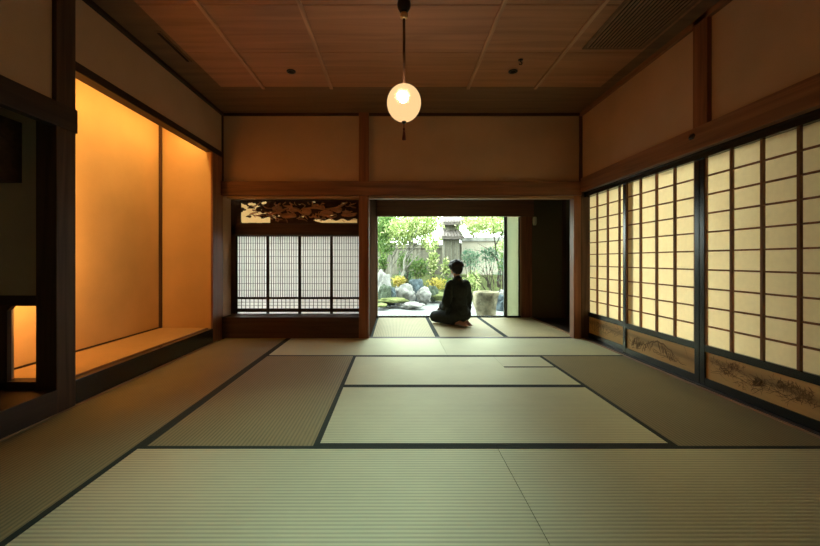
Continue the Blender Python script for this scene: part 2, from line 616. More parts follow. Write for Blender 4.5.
# ------------------------------------------------------------------ right wall
rw = MB().box(RXP, RXP + 0.08, REAR, BY, 1.96, CEIL)
rw.box(2.44, 2.50, REAR, 2.045, -0.05, 1.96)  # unseen solid stretch, added to cut daylight on the near right mats
struct(rw.build('wall_right', M['plaster']), 'ochre plaster above the shoji', 'wall')
nb = trim(M['wood_y'], 2.34, 2.41, REAR, BY - 0.05, 1.86, 2.035, 'long tie beam above the shoji')
dm = MB()
c = Vector((2.336, 3.07, 1.975))
dm.prism([(0, 0)], 0, 0) if False else None
t = bmesh.new()
bmesh.ops.create_cone(t, cap_ends=True, segments=6, radius1=0.030, radius2=0.012, depth=0.014)
t.transform(Matrix.Translation(c) @ Matrix.Rotation(R(-90), 4, 'Y') @ Matrix.Scale(1.5, 4, (0, 1, 0)))
dm.join(t)
dm.build('nail_cover', M['black_metal'], nb)
trim(M['wood_y'], 2.345, 2.40, REAR, BY - 0.02, CEIL - 0.045, CEIL, 'cornice strip at the top of the shoji wall', 0.003)
trim(M['lacquer'], 2.40, 2.52, REAR, BY - 0.02, 1.80, 1.87, 'black door head rail above the shoji', 0.003)
trim(M['wood_dark_y'], 2.395, 2.53, 1.0, BY - 0.02, -0.05, 0.012, 'dark sill rail under the shoji', 0.003)
trim(M['wood_pale_y'], 2.372, 2.395, 1.0, BY - 0.02, -0.05, 0.006, 'narrow wooden edging beside the shoji sill', 0.002)
trim(M['wood_z'], 2.345, 2.40, 2.925, 3.066, 2.035, CEIL, 'short post above the shoji tie beam')

PITCH_C, PITCH_R, STILE = 0.236, 0.147, 0.048
ZB, ZT = 0.335, 1.805


def make_shoji(x, yc, label):
    """sliding paper screen seen from -x; stands on the sill"""
    root = thing('shoji_screen', (x, yc, 0.012), label, 'paper screen', 'sliding paper screens along the wall')
    w = PITCH_C * 4
    y0, y1 = yc - w / 2, yc + w / 2
    for a, b in ((y0 - STILE, y0), (y1, y1 + STILE)):
        MB().box(x - 0.016, x + 0.016, a, b, 0.013, 1.812, 0.003).build('stile', M['lacquer'], root)
    MB().box(x - 0.015, x + 0.015, y0, y1, 0.013, 0.075, 0.003).build('bottom_rail', M['lacquer'], root)
    MB().box(x - 0.015, x + 0.015, y0, y1, 0.280, ZB, 0.003).build('middle_rail', M['lacquer'], root)
    MB().box(x - 0.015, x + 0.015, y0, y1, ZT - 0.004, 1.812, 0.001).build('top_rail', M['lacquer'], root)
    k = MB()
    for i in range(1, 4):
        k.box(x - 0.012, x + 0.006, y0 + i * PITCH_C - 0.010, y0 + i * PITCH_C + 0.010, ZB, ZT)
    for s in (y0 + 0.006, y1 - 0.006):
        k.box(x - 0.012, x + 0.006, s - 0.006, s + 0.006, ZB, ZT)
    k.build('upright_bars', M['kumiko'], root)
    k = MB()
    for i in range(1, 10):
        k.box(x - 0.009, x + 0.005, y0, y1, ZB + i * PITCH_R - 0.006, ZB + i * PITCH_R + 0.006)
    k.build('cross_bars', M['kumiko'], root)
    MB().box(x + 0.0065, x + 0.0075, y0 - 0.01, y1 + 0.01, ZB - 0.01, ZT + 0.003).build('paper', M['paper'], root)
    pn = MB().box(x - 0.003, x + 0.006, y0 - 0.005, y1 + 0.005, 0.07, 0.285).build('painted_panel', M['panel_gold'], root)
    pn['label'] = 'golden board with an ink landscape'
    return root, pn, y0, y1


def ribbon(mb, x, pts, w):
    """flat brush stroke on the plane x, points (y, z)"""
    bm = mb.bm
    prev = None
    n = len(pts)
    for i, (y, z) in enumerate(pts):
        a = pts[max(0, i - 1)]
        b = pts[min(n - 1, i + 1)]
        d = Vector((b[0] - a[0], b[1] - a[1]))
        if d.length < 1e-6:
            continue
        d.normalize()
        k = w * (0.25 + math.sin(PI * (i + 0.3) / n))
        p = bm.verts.new((x, y - d.y * k / 2, z + d.x * k / 2))
        q = bm.verts.new((x, y + d.y * k / 2, z - d.x * k / 2))
        if prev:
            bm.faces.new((prev[0], p, q, prev[1]))
        prev = (p, q)


rng = random.Random(5)


def ink_strokes(mb, x, y, z, n, sy, sz, length, w, tilt=0.0, curl=0.6, lim=None):
    for _ in range(n):
        cy, cz = y + rng.gauss(0, sy), z + rng.gauss(0, sz)
        a = tilt + rng.gauss(0, curl)
        pts = []
        for i in range(6):
            pts.append((cy, cz))
            cy += math.cos(a) * length / 5
            cz += math.sin(a) * length / 5
            a += rng.gauss(0, 0.35)
        if lim and any(not (lim[0] < p[0] < lim[1] and 0.085 < p[1] < 0.272) for p in pts):
            continue
        ribbon(mb, x, pts, w * rng.uniform(0.3, 0.85))


sh_a, pa, ya0, ya1 = make_shoji(2.468, 4.515, 'sliding paper screen set back in the far corner, its panel painted with reeds')
mb = MB()
lim = (ya0 + 0.01, ya1 - 0.01)
ink_strokes(mb, 2.4645, 4.75, 0.16, 90, 0.16, 0.045, 0.07, 0.005, 1.2, 0.5, lim)
ink_strokes(mb, 2.4645, 4.45, 0.20, 40, 0.22, 0.03, 0.10, 0.005, 0.1, 0.3, lim)
mb.build('ink_painting', M['ink'], pa)
sh_b, pb, yb0, yb1 = make_shoji(2.434, 3.617, 'sliding paper screen whose low panel is painted with ink mountains')
mb = MB()
lim = (yb0 + 0.01, yb1 - 0.01)
for k in range(26):                                   # ridges of the painted mountain, one beside the next
    yy = 3.98 - k * 0.022 + rng.gauss(0, 0.008)
    top = 0.19 + 0.05 * math.exp(-((yy - 3.62) / 0.10) ** 2) + 0.02 * math.sin(k * 1.3)
    pts = [(yy + 0.03 * i / 5 * (1 if yy > 3.62 else -1), top - 0.075 * i / 5 + 0.004 * math.sin(i * 2 + k)) for i in range(6)]
    ribbon(mb, 2.4305, pts, rng.uniform(0.006, 0.014))
ridge = [(3.80 - 0.03 * i, 0.165 + 0.075 * math.sin(PI * i / 14) + 0.006 * math.sin(i * 2.2)) for i in range(15)]
ribbon(mb, 2.4303, ridge, 0.012)
ink_strokes(mb, 2.4305, 3.9, 0.16, 60, 0.09, 0.025, 0.045, 0.007, 0.9, 0.8, lim)
ink_strokes(mb, 2.4305, 3.40, 0.14, 26, 0.10, 0.02, 0.12, 0.005, 0.15, 0.15, lim)
mb.build('ink_painting', M['ink'], pb)
sh_c, pc, yc0, yc1 = make_shoji(2.436, 2.574, 'sliding paper screen whose low panel is painted with rocks and pine trees')
mb = MB()
lim = (yc0 + 0.01, yc1 - 0.01)
for yy, zz, n, s in ((2.92, 0.22, 30, 0.04), (2.78, 0.225, 45, 0.03), (2.86, 0.17, 35, 0.035), (2.60, 0.17, 45, 0.025), (2.44, 0.20, 70, 0.04), (2.32, 0.19, 80, 0.05), (2.72, 0.12, 25, 0.05), (2.5, 0.11, 20, 0.08)):
    ink_strokes(mb, 2.4325, yy, zz, n, s, s * 0.55, 0.035, 0.005, 0.8, 0.9, lim)
for yy in (2.90, 2.70, 2.52, 2.30):
    ink_strokes(mb, 2.4325, yy, 0.16, 16, 0.10, 0.03, 0.14, 0.004, 0.05, 0.12, lim)
mb.build('ink_painting', M['ink'], pc)
struct(bx('wall_sky_block', M['plaster_dark'], 3.25, 3.35, -2.5, 2.90, -0.22, CEIL + 0.1), 'unseen wall added outside the shoji to dim the near screens', 'wall')  # unseen, added to block sky so the near screens turn dimmer
# unseen wall added to keep shoji side daylight out of the dark passage
struct(bx('wall_light_stop', M['plaster_dark'], 2.50, 3.9, BY - 0.02, BY + 0.09, -0.25, CEIL + 0.1), 'unseen wall added to keep daylight out of the dark passage', 'wall')

# ------------------------------------------------------------------ left wall and lit alcove
lw = MB().box(LX - 0.06, LX, 2.66, BY + 0.02, 2.375, CEIL)
lw.box(LX - 0.06, LX, REAR, 2.52, 2.03, CEIL)
struct(lw.build('wall_left', M['plaster']), 'dim plaster band above the alcove', 'wall')
trim(M['wood_dark_y'], LX - 0.085, LX + 0.012, 2.66, 4.95, 2.312, 2.378, 'dark lintel over the lit alcove')
trim(M['wood_dark_y'], LX - 0.02, LX + 0.03, REAR, BY - 0.02, CEIL - 0.035, CEIL, 'cornice strip above the alcove', 0.003)
trim(M['wood_dark_z'], -2.335, -2.20, 2.515, 2.665, -0.05, CEIL, 'dark alcove post rising to the ceiling')
trim(M['wood_dark_y'], -2.25, -2.195, REAR, 2.677, 1.87, 2.03, 'dark tie beam meeting the alcove post')
# alcove shell
av = MB()
av.box(-2.93, -2.87, 2.50, 4.80, 0.1, 2.75)
av.box(-2.87, -2.244, 4.72, 4.80, -0.05, 2.75)
av.box(-2.93, LX - 0.02, 2.50, 4.80, 2.70, 2.78)
av = struct(av.build('wall_alcove', M['plaster_alcove']), 'ochre walls of the lit alcove', 'wall')
trim(M['wood_dark_z'], -2.872, -2.842, 4.692, 4.722, 0.17, 2.70, 'thin dark corner strip inside the lit alcove', 0.002)
trim(M['wood_dark_y'], -2.872, -2.860, 2.62, 4.70, 0.176, 0.190, 'thin dark skirting along the alcove wall', 0.001)
struct(bx('floor_alcove', M['wood_dark_y'], -2.93, -2.285, 2.50, 4.80, 0.0, 0.135), 'raised base of the lit alcove', 'floor')
trim(M['lacquer'], -2.285, -2.215, 2.665, 4.70, -0.05, 0.170, 'black raised sill at the front of the lit alcove', 0.004)
trim(M['wood_y'], -2.305, -2.285, 2.66, 4.715, 0.10, 0.176, 'brown inner strip along the alcove sill', 0.002)
am = thing('tatami_mat', (-2.59, 3.68, 0.135), 'amber lit tatami inside the raised alcove', 'tatami mat')
MB().box(-2.858, -2.306, 2.62, 4.715, 0.136, 0.176, 0.002).build('rush_surface', M['tatami_alcove'], am)
trim(M['wood_pale_y'], -2.215, -2.185, 1.0, 4.79, -0.05, 0.004, 'narrow wooden edging along the alcove sill', 0.002)

# side bay nearer the viewer
sb = MB()
sb.box(-3.30, -2.335, 2.55, 2.60, 0.70, 2.78)
sb.box(-3.30, -2.56, 2.55, 2.60, 0.12, 0.70)
sb.box(-3.36, -3.30, REAR, 2.60, -0.05, CEIL)
sb.box(-3.30, -2.20, REAR, 0.0, -0.05, CEIL)
sb.box(-3.30, LX - 0.05, 0.0, 2.55, 2.70, 2.78)
struct(sb.build('wall_side_bay', M['plaster_green']), 'olive plaster wall beside the alcove post', 'wall')
trim(M['wood_dark_x'], -3.30, -2.335, 2.525, 2.62, 0.700, 0.768, 'dark cross rail over the small opening')
op = MB().prism([(-2.60, 0.15), (-2.537, 0.15), (-2.537, 0.668), (-2.50, 0.70), (-2.60, 0.70)], 2.53, 2.56)
struct(op.build('trim_%d' % 90, M['wood_dark_z']), 'dark post of the small chamfered opening', 'trim')
trim(M['wood_dark_x'], -3.30, -2.335, 2.53, 2.62, 0.155, 0.205, 'low rail under the small opening')
struct(bx('floor_side_bay', M['wood_dark_y'], -3.30, -2.29, 0.0, 2.55, -0.05, 0.15), 'raised dark floor of the side bay', 'floor')
trim(M['wood_dark_y'], -2.29, -2.20, 0.0, 2.52, -0.05, 0.157, 'dark raised sill of the side bay')
hc = thing('hanging_cupboard', (-2.85, 2.36, 1.50), 'dark hanging cupboard in the side bay, high beside the alcove post', 'cupboard')
MB().box(-3.295, -2.455, 2.20, 2.548, 1.505, 1.90, 0.004).build('body', M['wood_dark_x'], hc)
for a, b in ((-3.28, -2.88), (-2.87, -2.47)):
    MB().box(a, b, 2.19, 2.20, 1.53, 1.88, 0.003).build('door', M['wood_dark_z'], hc)

# unseen rear wall; its papered openings are added to give fill daylight
rr = MB()
rr.box(-3.36, 2.55, REAR - 0.1, REAR, 1.9, CEIL)
rr.box(-3.36, -1.3, REAR - 0.1, REAR, -0.05, 1.9)
rr.box(0.5, 2.55, REAR - 0.1, REAR, -0.05, 1.9)
for x in (-1.3, -0.4, 0.5):
    rr.box(x - 0.06, x + 0.06, REAR - 0.1, REAR, -0.05, 1.9)
struct(rr.build('wall_rear', M['plaster']), 'wall behind the viewer with added fill light openings', 'wall')
struct(bx('fill_window', M['paper_fill'], -1.3, 0.5, REAR - 0.06, REAR - 0.055, -0.05, 1.9), 'papered openings added for fill light behind the viewer', 'window')
trim(M['wood_dark_x'], -3.3, 2.45, REAR - 0.12, REAR + 0.01, -0.05, 0.05, 'sill of the added fill light openings behind the viewer')

# ------------------------------------------------------------------ tatami mats
def mat_thing(poly, label, material, borders, z=0.0):
    """poly: (x, y) outline; borders: (x0, x1, y0, y1) cloth strips on its edges"""
    xs, ys = [p[0] for p in poly], [p[1] for p in poly]
    cx, cy = (min(xs) + max(xs)) / 2, (min(ys) + max(ys)) / 2
    root = thing('tatami_mat', (cx, cy, z - 0.055), label, 'tatami mat', 'tatami mats on the floor')
    MB().slab(poly, z - 0.055, z).build('rush_surface', material, root)
    for b in borders:
        MB().box(b[0], b[1], b[2], b[3], z - 0.055, z + 0.0012).build('cloth_border', M['heri'], root)
    return root


def rect(x0, x1, y0, y1, g=0.0012):
    return [(x0 + g, y0 + g), (x1 - g, y0 + g), (x1 - g, y1 - g), (x0 + g, y1 - g)]


BW = 0.031
X0, X1, X2, X3, X4 = -2.185, -1.37, -0.415, 1.487, 2.372
YF, Y1, Y2, Y3, Y4 = 1.115, 2.086, 3.080, 4.042, BY - 0.01
XM = 0.54
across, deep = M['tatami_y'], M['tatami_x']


def hb(x0, x1, y, side):   # border strip along x on the +/- side of y
    return (x0 + 0.001, x1 - 0.001, y + 0.001, y + BW) if side > 0 else (x0 + 0.001, x1 - 0.001, y - BW, y - 0.001)


def vb(x, y0, y1, side):
    return (x + 0.001, x + BW, y0 + 0.001, y1 - 0.001) if side > 0 else (x - BW, x - 0.001, y0 + 0.001, y1 - 0.001)


G = 'tatami_mat'
mat_thing(rect(X1, XM, YF, Y1), 'front row tatami mat on the alcove side of the bare seam', across, [hb(X1, XM, Y1, -1), hb(X1, XM, YF, 1)])
mat_thing(rect(XM, X4, YF, Y1), 'front row tatami mat on the shoji side of the bare seam', across, [hb(XM, X4, Y1, -1), hb(XM, X4, YF, 1)])
mat_thing(rect(X1, X3 + 0.0, 0.14, YF), 'tatami mat under the viewer on the alcove side', across, [hb(X1, X3, YF, -1)]) if False else None
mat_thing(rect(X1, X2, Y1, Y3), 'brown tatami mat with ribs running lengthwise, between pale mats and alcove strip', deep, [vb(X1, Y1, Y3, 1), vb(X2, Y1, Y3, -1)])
mat_thing(rect(X2, X3, Y1, Y2), 'pale tatami mat in the middle just behind the front row', across, [hb(X2, X3, Y1, 1), hb(X2, X3, Y2, -1)])
RX0, RY0 = 1.01, 3.612
mat_thing([(X2 + .001, Y2 + .001), (X3 - .001, Y2 + .001), (X3 - .001, RY0 - .001), (RX0 - .001, RY0 - .001), (RX0 - .001, Y3 - .001), (X2 + .001, Y3 - .001)],
          'pale tatami mat with a notched corner holding the small hearth mat', across,
          [hb(X2, X3, Y2, 1), hb(X2, RX0, Y3, -1)])
rm = mat_thing(rect(RX0, X3, RY0, Y3), 'small square hearth mat with a short dark edge', across, [hb(RX0, X3, RY0, 1), hb(RX0, X3, Y3, -1)])
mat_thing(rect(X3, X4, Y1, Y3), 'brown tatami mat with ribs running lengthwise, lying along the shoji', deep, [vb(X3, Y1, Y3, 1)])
mat_thing(rect(X1, XM, Y3, Y4), 'far row tatami mat in front of the lattice screens', across, [hb(X1, XM, Y3, 1), vb(X1, Y3, Y4, 1)])
mat_thing(rect(XM, X4, Y3, Y4), 'far row tatami mat before the garden opening on the shoji side', across, [hb(XM, X4, Y3, 1)])
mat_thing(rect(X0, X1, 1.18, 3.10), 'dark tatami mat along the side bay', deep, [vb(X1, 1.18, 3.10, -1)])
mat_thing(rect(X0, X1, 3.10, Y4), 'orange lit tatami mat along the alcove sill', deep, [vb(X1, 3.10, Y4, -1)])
# mats behind the viewer are outside the photograph: plain floor boards there
struct(bx('floor_rear', M['tatami_y'], X0, X4, REAR, YF - 0.004, -0.055, 0.0), 'matting behind the viewer', 'floor')
# veranda room beyond
VY0, VY1 = BY + 0.075, WY - 0.06
new = M['tatami_new']
VXS = (-0.335, 0.54, 1.434, 2.325)
mat_thing(rect(VXS[0], VXS[1], VY0, VY1), 'tatami mat by the window beside the lattice side post', new, [vb(VXS[1], VY0, VY1, -1), vb(VXS[0], VY0, VY1, 1)])
mat_thing(rect(VXS[1], VXS[2], VY0, VY1), 'tatami mat by the window on which the person sits', new, [vb(VXS[1], VY0, VY1, 1), vb(VXS[2], VY0, VY1, -1)])
mat_thing(rect(VXS[2], VXS[3], VY0, VY1), 'tatami mat by the window beside the dark passage', new, [vb(VXS[2], VY0, VY1, 1)])
trim(M['wood_dark_x'], -0.346, 2.265, BY - 0.008, BY + 0.073, -0.055, 0.003, 'flush threshold between the two rooms', 0.001)
trim(M['wood_pale_y'], 2.327, 2.372, BY + 0.092, WY - 0.02, -0.055, 0.008, 'pale edge board between mat and dark passage', 0.002)

# ------------------------------------------------------------------ veranda room, window, passage
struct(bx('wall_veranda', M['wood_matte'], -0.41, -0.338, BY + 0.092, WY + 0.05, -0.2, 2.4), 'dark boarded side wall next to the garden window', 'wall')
struct(bx('ceiling_veranda', M['wood_dark_x'], -0.4, 3.9, BY + 0.092, WY + 0.1, 2.32, 2.4), 'low ceiling over the window room', 'ceiling')
trim(M['wood_header'], -0.338, 2.40, WY - 0.05, WY + 0.0, 1.757, 2.32, 'polished header board above the garden window')
trim(M['wood_z'], 2.185, 2.372, WY - 0.04, WY + 0.10, -0.2, 1.757, 'broad reddish post at the window end')
wn = struct(thing('window_1', (0.9, WY, 0.0), None, None), 'large garden window with one slim mullion', 'window')
MB().box(-0.338, 2.185, WY - 0.02, WY + 0.04, -0.03, 0.022, 0.003).build('bottom_rail', M['lacquer'], wn)
MB().box(1.895, 1.950, WY + 0.0, WY + 0.04, 0.022, 1.757, 0.003).build('mullion', M['mullion'], wn)
MB().box(2.150, 2.168, WY - 0.0, WY + 0.04, 0.022, 1.757, 0.002).build('side_frame', M['lacquer'], wn)
MB().box(2.168, 2.185, WY - 0.02, WY + 0.04, 0.022, 1.757, 0.002).build('pale_jamb', M['wood_pale_z'], wn)
MB().box(-0.338, -0.320, WY - 0.0, WY + 0.04, 0.022, 1.757, 0.002).build('side_frame', M['wood_pale_z'], wn)
MB().box(-0.32, 1.895, WY + 0.016, WY + 0.022, 0.02, 1.757).build('glass', M['glass'], wn)
MB().box(1.950, 2.150, WY + 0.016, WY + 0.022, 0.02, 1.757).build('pale_panel', M['pale_panel'], wn)

pw = MB().box(2.372, 2.92, WY - 0.02, WY + 0.06, -0.2, 2.32)
pw.box(2.92, 3.9, WY + 0.3, WY + 0.36, -0.2, 2.32)
pw.box(3.84, 3.9, BY, WY + 0.3, -0.2, 2.32)
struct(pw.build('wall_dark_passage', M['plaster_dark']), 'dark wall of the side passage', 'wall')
trim(M['wood_dark_z'], 2.90, 2.97, WY - 0.03, WY + 0.3, -0.1, 2.32, 'dark door post inside the passage')
pf = MB()
for i in range(12):
    pf.box(2.375 + i * 0.125, 2.375 + i * 0.125 + 0.121, BY + 0.09, WY + 0.3, -0.1, -0.01, 0.003)
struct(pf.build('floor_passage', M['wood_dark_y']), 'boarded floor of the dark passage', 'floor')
sc = thing('wall_lamp', (2.405, WY - 0.02, 1.66), 'small unlit cream wall lamp in the dark passage', 'lamp')
MB().box(2.385, 2.425, WY - 0.035, WY - 0.0205, 1.60, 1.74, 0.004).build('backplate', M['black_metal'], sc)
t = MB()
t.lathe([(0.0, 1.60), (0.024, 1.603), (0.032, 1.63), (0.034, 1.70), (0.030, 1.745), (0.0, 1.75)], 2.405, WY - 0.07, 20)
t.build('glass_shade', M['cream'], sc)

# ------------------------------------------------------------------ lattice screens and carved transom
LY = 5.25
rc = MB()
rc.box(-2.28, -2.225, BY + 0.02, LY + 0.05, -0.05, 1.85)
struct(rc.build('wall_recess', M['plaster']), 'plaster return beside the lattice screens', 'wall')
trim(M['wood_dark_x'], -2.225, -0.474, BY - 0.012, LY + 0.06, -0.05, 0.268, 'dark boxed sill below the lattice screens')
trim(M['wood_dark_x'], -2.225, -0.40, LY - 0.02, LY + 0.05, 1.335, 1.485, 'dark rail between lattice screens and carved transom')
trim(M['wood_dark_x'], -2.225, -0.40, LY - 0.02, LY + 0.05, 1.81, 1.90, 'dark head rail above the carved transom')
trim(M['wood_dark_x'], -2.225, -0.34, BY + 0.09, LY + 0.05, 1.90, 1.95, 'board closing the top of the lattice recess')
trim(M['wood_dark_z'], -2.225, -2.163, LY - 0.02, LY + 0.05, 0.268, 1.81, 'dark jamb beside the lattice screens')
PW = 0.430


def make_lattice(xc):
    root = thing('lattice_screen', (xc, LY, 0.268), 'x', 'lattice screen', 'small lattice screens of the study bay')
    x0, x1 = xc - PW / 2 + 0.0004, xc + PW / 2 - 0.0004
    for a, b in ((x0, x0 + 0.018), (x1 - 0.018, x1)):
        MB().box(a, b, LY - 0.012, LY + 0.012, 0.270, 1.333, 0.002).build('stile', M['kumiko_dark'], root)
    x0 += 0.018
    x1 -= 0.018
    for nm, z0, z1 in (('top_rail', 1.318, 1.333), ('middle_rail', 0.472, 0.500), ('low_rail', 0.300, 0.345), ('bottom_rail', 0.270, 0.276)):
        MB().box(x0, x1, LY - 0.011, LY + 0.011, z0, z1, 0.001).build(nm, M['kumiko_dark'], root)
    k = MB()
    n = 13
    for i in range(1, n):
        x = x0 + (x1 - x0) * i / n
        k.box(x - 0.0030, x + 0.0030, LY - 0.008, LY + 0.003, 0.50, 1.318)
    for i in range(1, 7):
        x = x0 + (x1 - x0) * i / 7
        k.box(x - 0.0030, x + 0.0030, LY - 0.008, LY + 0.003, 0.345, 0.472)
    k.build('upright_bars', M['kumiko_dark'], root)
    k = MB()
    for i in range(1, 9):
        z = 0.50 + 0.818 * i / 9
        k.box(x0, x1, LY - 0.006, LY + 0.003, z - 0.0022, z + 0.0022)
    for i in (1, 2):
        z = 0.345 + 0.127 * i / 3
        k.box(x0, x1, LY - 0.006, LY + 0.003, z - 0.0022, z + 0.0022)
    k.build('cross_bars', M['kumiko_dark'], root)
    MB().box(x0 - 0.004, x1 + 0.004, LY + 0.0035, LY + 0.0045, 0.277, 1.320).build('paper', M['paper_white'], root)
    return root


lat_labels = ['lattice paper screen against the alcove side jamb', 'second lattice paper screen from the alcove side jamb',
              'third lattice paper screen from the alcove side jamb', 'lattice paper screen next to the middle wooden post']
proto = make_lattice(-2.163 + PW / 2)
for i in range(4):
    o = proto if i == 0 else copy_tree(proto)
    o.location.x = -2.163 + PW * (i + 0.5)
    o['label'] = lat_labels[i]

# carved transom: a thick board carved through
ct = thing('carved_transom', (-1.25, LY, 1.485), 'openwork carved wooden transom of clouds and pine above the lattice screens', 'transom')
A0, A1, B0, B1 = -2.163, -0.40, 1.487, 1.808
fr = MB()
fr.box(A0, A1, LY - 0.016, LY + 0.02, B0, B0 + 0.012, 0.003)
fr.box(A0, A1, LY - 0.016, LY + 0.02, B1 - 0.012, B1, 0.003)
fr.box(A0, A0 + 0.02, LY - 0.016, LY + 0.02, B0, B1, 0.003)
fr.build('frame', M['wood_dark_x'], ct)
a0, a1, b0, b1 = -2.10, -0.512, B0 + 0.010, B1 - 0.010
MB().box(A0, a0, LY - 0.014, LY + 0.018, B0, B1, 0.002).build('end_board', M['wood_dark_x'], ct)
MB().box(a1, A1, LY - 0.014, LY + 0.018, B0, B1, 0.002).build('end_board', M['wood_dark_x'], ct)
NX, NZ = 220, 42
UW, VH = a1 - a0, b1 - b0


def is_hole(u, v):
    x, z = u * UW, v * VH
    n = noise.noise(Vector((x * 9.0, z * 22, 0.4))) + 0.5 * noise.noise(Vector((x * 20, z * 45, 2.4)))
    cu, cv_ = min(u, 1 - u) * UW, min(v, 1 - v) * VH       # rounded corners stay solid
    if cu < 0.03 and cv_ < 0.03 and (0.03 - cu) ** 2 + (0.03 - cv_) ** 2 > 0.03 ** 2:
        return False
    if v < 0.21 + 0.07 * math.sin(u * 34) and 0.0 < u < 0.25 and v > 0.03:
        return True
    if 0.03 + max(0, 0.68 - u) * 1.6 < v < 0.17 + 0.05 * math.sin(u * 60) and 0.60 < u < 0.99:
        return True
    left = max(0.0, 1 - u / 0.33)
    if left > 0:
        return n > 0.40 - left * 0.62
    return n > 0.70


bm = bmesh.new()
gv = {}
for i in range(NX + 1):
    for j in range(NZ + 1):
        u, v = i / NX, j / NZ
        gv[i, j] = bm.verts.new((a0 + UW * u, LY + 0.006 + 0.006 * noise.noise(Vector((u * 30, v * 7, 2))), b0 + VH * v))
for i in range(NX):
    for j in range(NZ):
        if not is_hole((i + .5) / NX, (j + .5) / NZ):
            bm.faces.new((gv[i, j], gv[i + 1, j], gv[i + 1, j + 1], gv[i, j + 1]))
bmesh.ops.delete(bm, geom=[v for v in bm.verts if not v.link_faces], context='VERTS')
ext = bmesh.ops.extrude_face_region(bm, geom=bm.faces[:])
for v in [g for g in ext['geom'] if isinstance(g, bmesh.types.BMVert)]:
    v.co.y = LY + 0.020
cv = MB()
cv.bm.free()
cv.bm = bm
cv.build('ground_board', M['wood_dark_x'], ct)
rl = MB()
rq = random.Random(14)


def relief_stroke(u, v, a, n, step, r, curl):
    pts, rs = [], []
    x, z = a0 + u * UW, b0 + v * VH
    for i in range(n + 1):
        if not (a0 + 0.01 < x < a1 - 0.01 and b0 + 0.012 < z < b1 - 0.012):
            break
        t = i / n
        pts.append((x, LY - 0.004 - 0.012 * math.sin(PI * t), z))
        rs.append(r * (0.35 + 0.75 * math.sin(PI * (0.12 + 0.8 * t))))
        x += math.cos(a) * step
        z += math.sin(a) * step * 0.8
        a += curl
    if len(pts) > 3:
        rl.tube(pts, rs, 8)


for k_ in range(5):                                   # long branches that wander across the board
    relief_stroke(0.22 + 0.16 * k_, rq.uniform(0.3, 0.8), rq.uniform(-0.5, 0.5), 14, 0.028, 0.013, rq.uniform(-0.13, 0.13))
for k_ in range(64):                                  # curling cloud and leaf strokes
    u = rq.uniform(0.26, 0.97)
    relief_stroke(u, rq.uniform(0.12, 0.88), rq.uniform(-0.9, 0.9) + (PI if rq.random() < 0.4 else 0), 8, rq.uniform(0.010, 0.019), rq.uniform(0.006, 0.011), rq.choice((-1, 1)) * rq.uniform(0.08, 0.42))
for k_ in range(9):
    relief_stroke(rq.uniform(0.03, 0.25), rq.uniform(0.3, 0.92), rq.uniform(-0.5, 0.5), 8, 0.014, rq.uniform(0.006, 0.010), rq.uniform(-0.3, 0.3))
for u, v, rx, rz in ((0.40, 0.34, 0.11, 0.035), (0.46, 0.62, 0.06, 0.03), (0.56, 0.52, 0.07, 0.05), (0.73, 0.46, 0.08, 0.045), (0.82, 0.62, 0.07, 0.035), (0.31, 0.66, 0.07, 0.04), (0.90, 0.45, 0.06, 0.04), (0.64, 0.78, 0.06, 0.025)):
    rl.ball((a0 + u * UW, LY + 0.002, b0 + v * VH), (rx, 0.018, rz), 3, None, 0.25, 2.2, u * 9)
rl.build('carving', M['carving'], ct)
MB().box(A0, A1, LY + 0.045, LY + 0.046, B0, B1).build('paper_backing', M['paper_cream'], ct)

# ------------------------------------------------------------------ pendant lamp
LXC, LYC = 0.058, 2.82
pl = thing('pendant_lamp', (LXC, LYC, CEIL), 'round glowing paper pendant lamp with a tassel, hung from the ceiling', 'lamp')
MB().lathe([(0.0, CEIL), (0.046, CEIL), (0.050, CEIL - 0.02), (0.046, CEIL - 0.05), (0.030, CEIL - 0.075), (0.012, CEIL - 0.082), (0.0, CEIL - 0.082)], LXC, LYC, 28).build('ceiling_cup', M['black_metal'], pl)
MB().lathe([(0.0, CEIL - 0.080), (0.020, CEIL - 0.083), (0.030, CEIL - 0.10), (0.028, CEIL - 0.118), (0.014, CEIL - 0.130), (0.0, CEIL - 0.131)], LXC, LYC, 24).build('collar', M['brass'], pl)
ZC, RW_, RH = 2.140, 0.123, 0.134
MB().tube([(LXC, LYC, CEIL - 0.12), (LXC, LYC, ZC + RH - 0.004)], 0.0095, 12).build('rod', M['rod'], pl)
prof = []
for i in range(33):
    a = -PI / 2 + PI * i / 32
    k = 1 + 0.012 * math.sin(a)
    prof.append((max(0.0, RW_ * k * math.cos(a)) if 0 < i < 32 else 0.0, ZC + RH * math.sin(a)))
sh = MB().lathe(prof, LXC, LYC, 48).build('paper_shade', M['shade'], pl)
MB().ball((LXC - 0.006, LYC, ZC + 0.034), 0.030, 3).build('bulb', M['bulb'], pl)
MB().lathe([(0, ZC - RH + 0.004), (0.016, ZC - RH + 0.002), (0.018, ZC - RH - 0.006), (0.005, ZC - RH - 0.016), (0, ZC - RH - 0.016)], LXC, LYC, 16).build('bottom_cap', M['black_metal'], pl)
ts = MB()
zt = ZC - RH - 0.014
ts.tube([(LXC, LYC, zt), (LXC, LYC, zt - 0.035)], 0.003, 8)
ts.ball((LXC, LYC, zt - 0.04), (0.009, 0.009, 0.011), 2)
ts.lathe([(0.0, zt - 0.048), (0.007, zt - 0.05), (0.010, zt - 0.08), (0.014, zt - 0.118), (0.0, zt - 0.119)], LXC, LYC, 12)
ts.build('tassel', M['tassel'], pl)

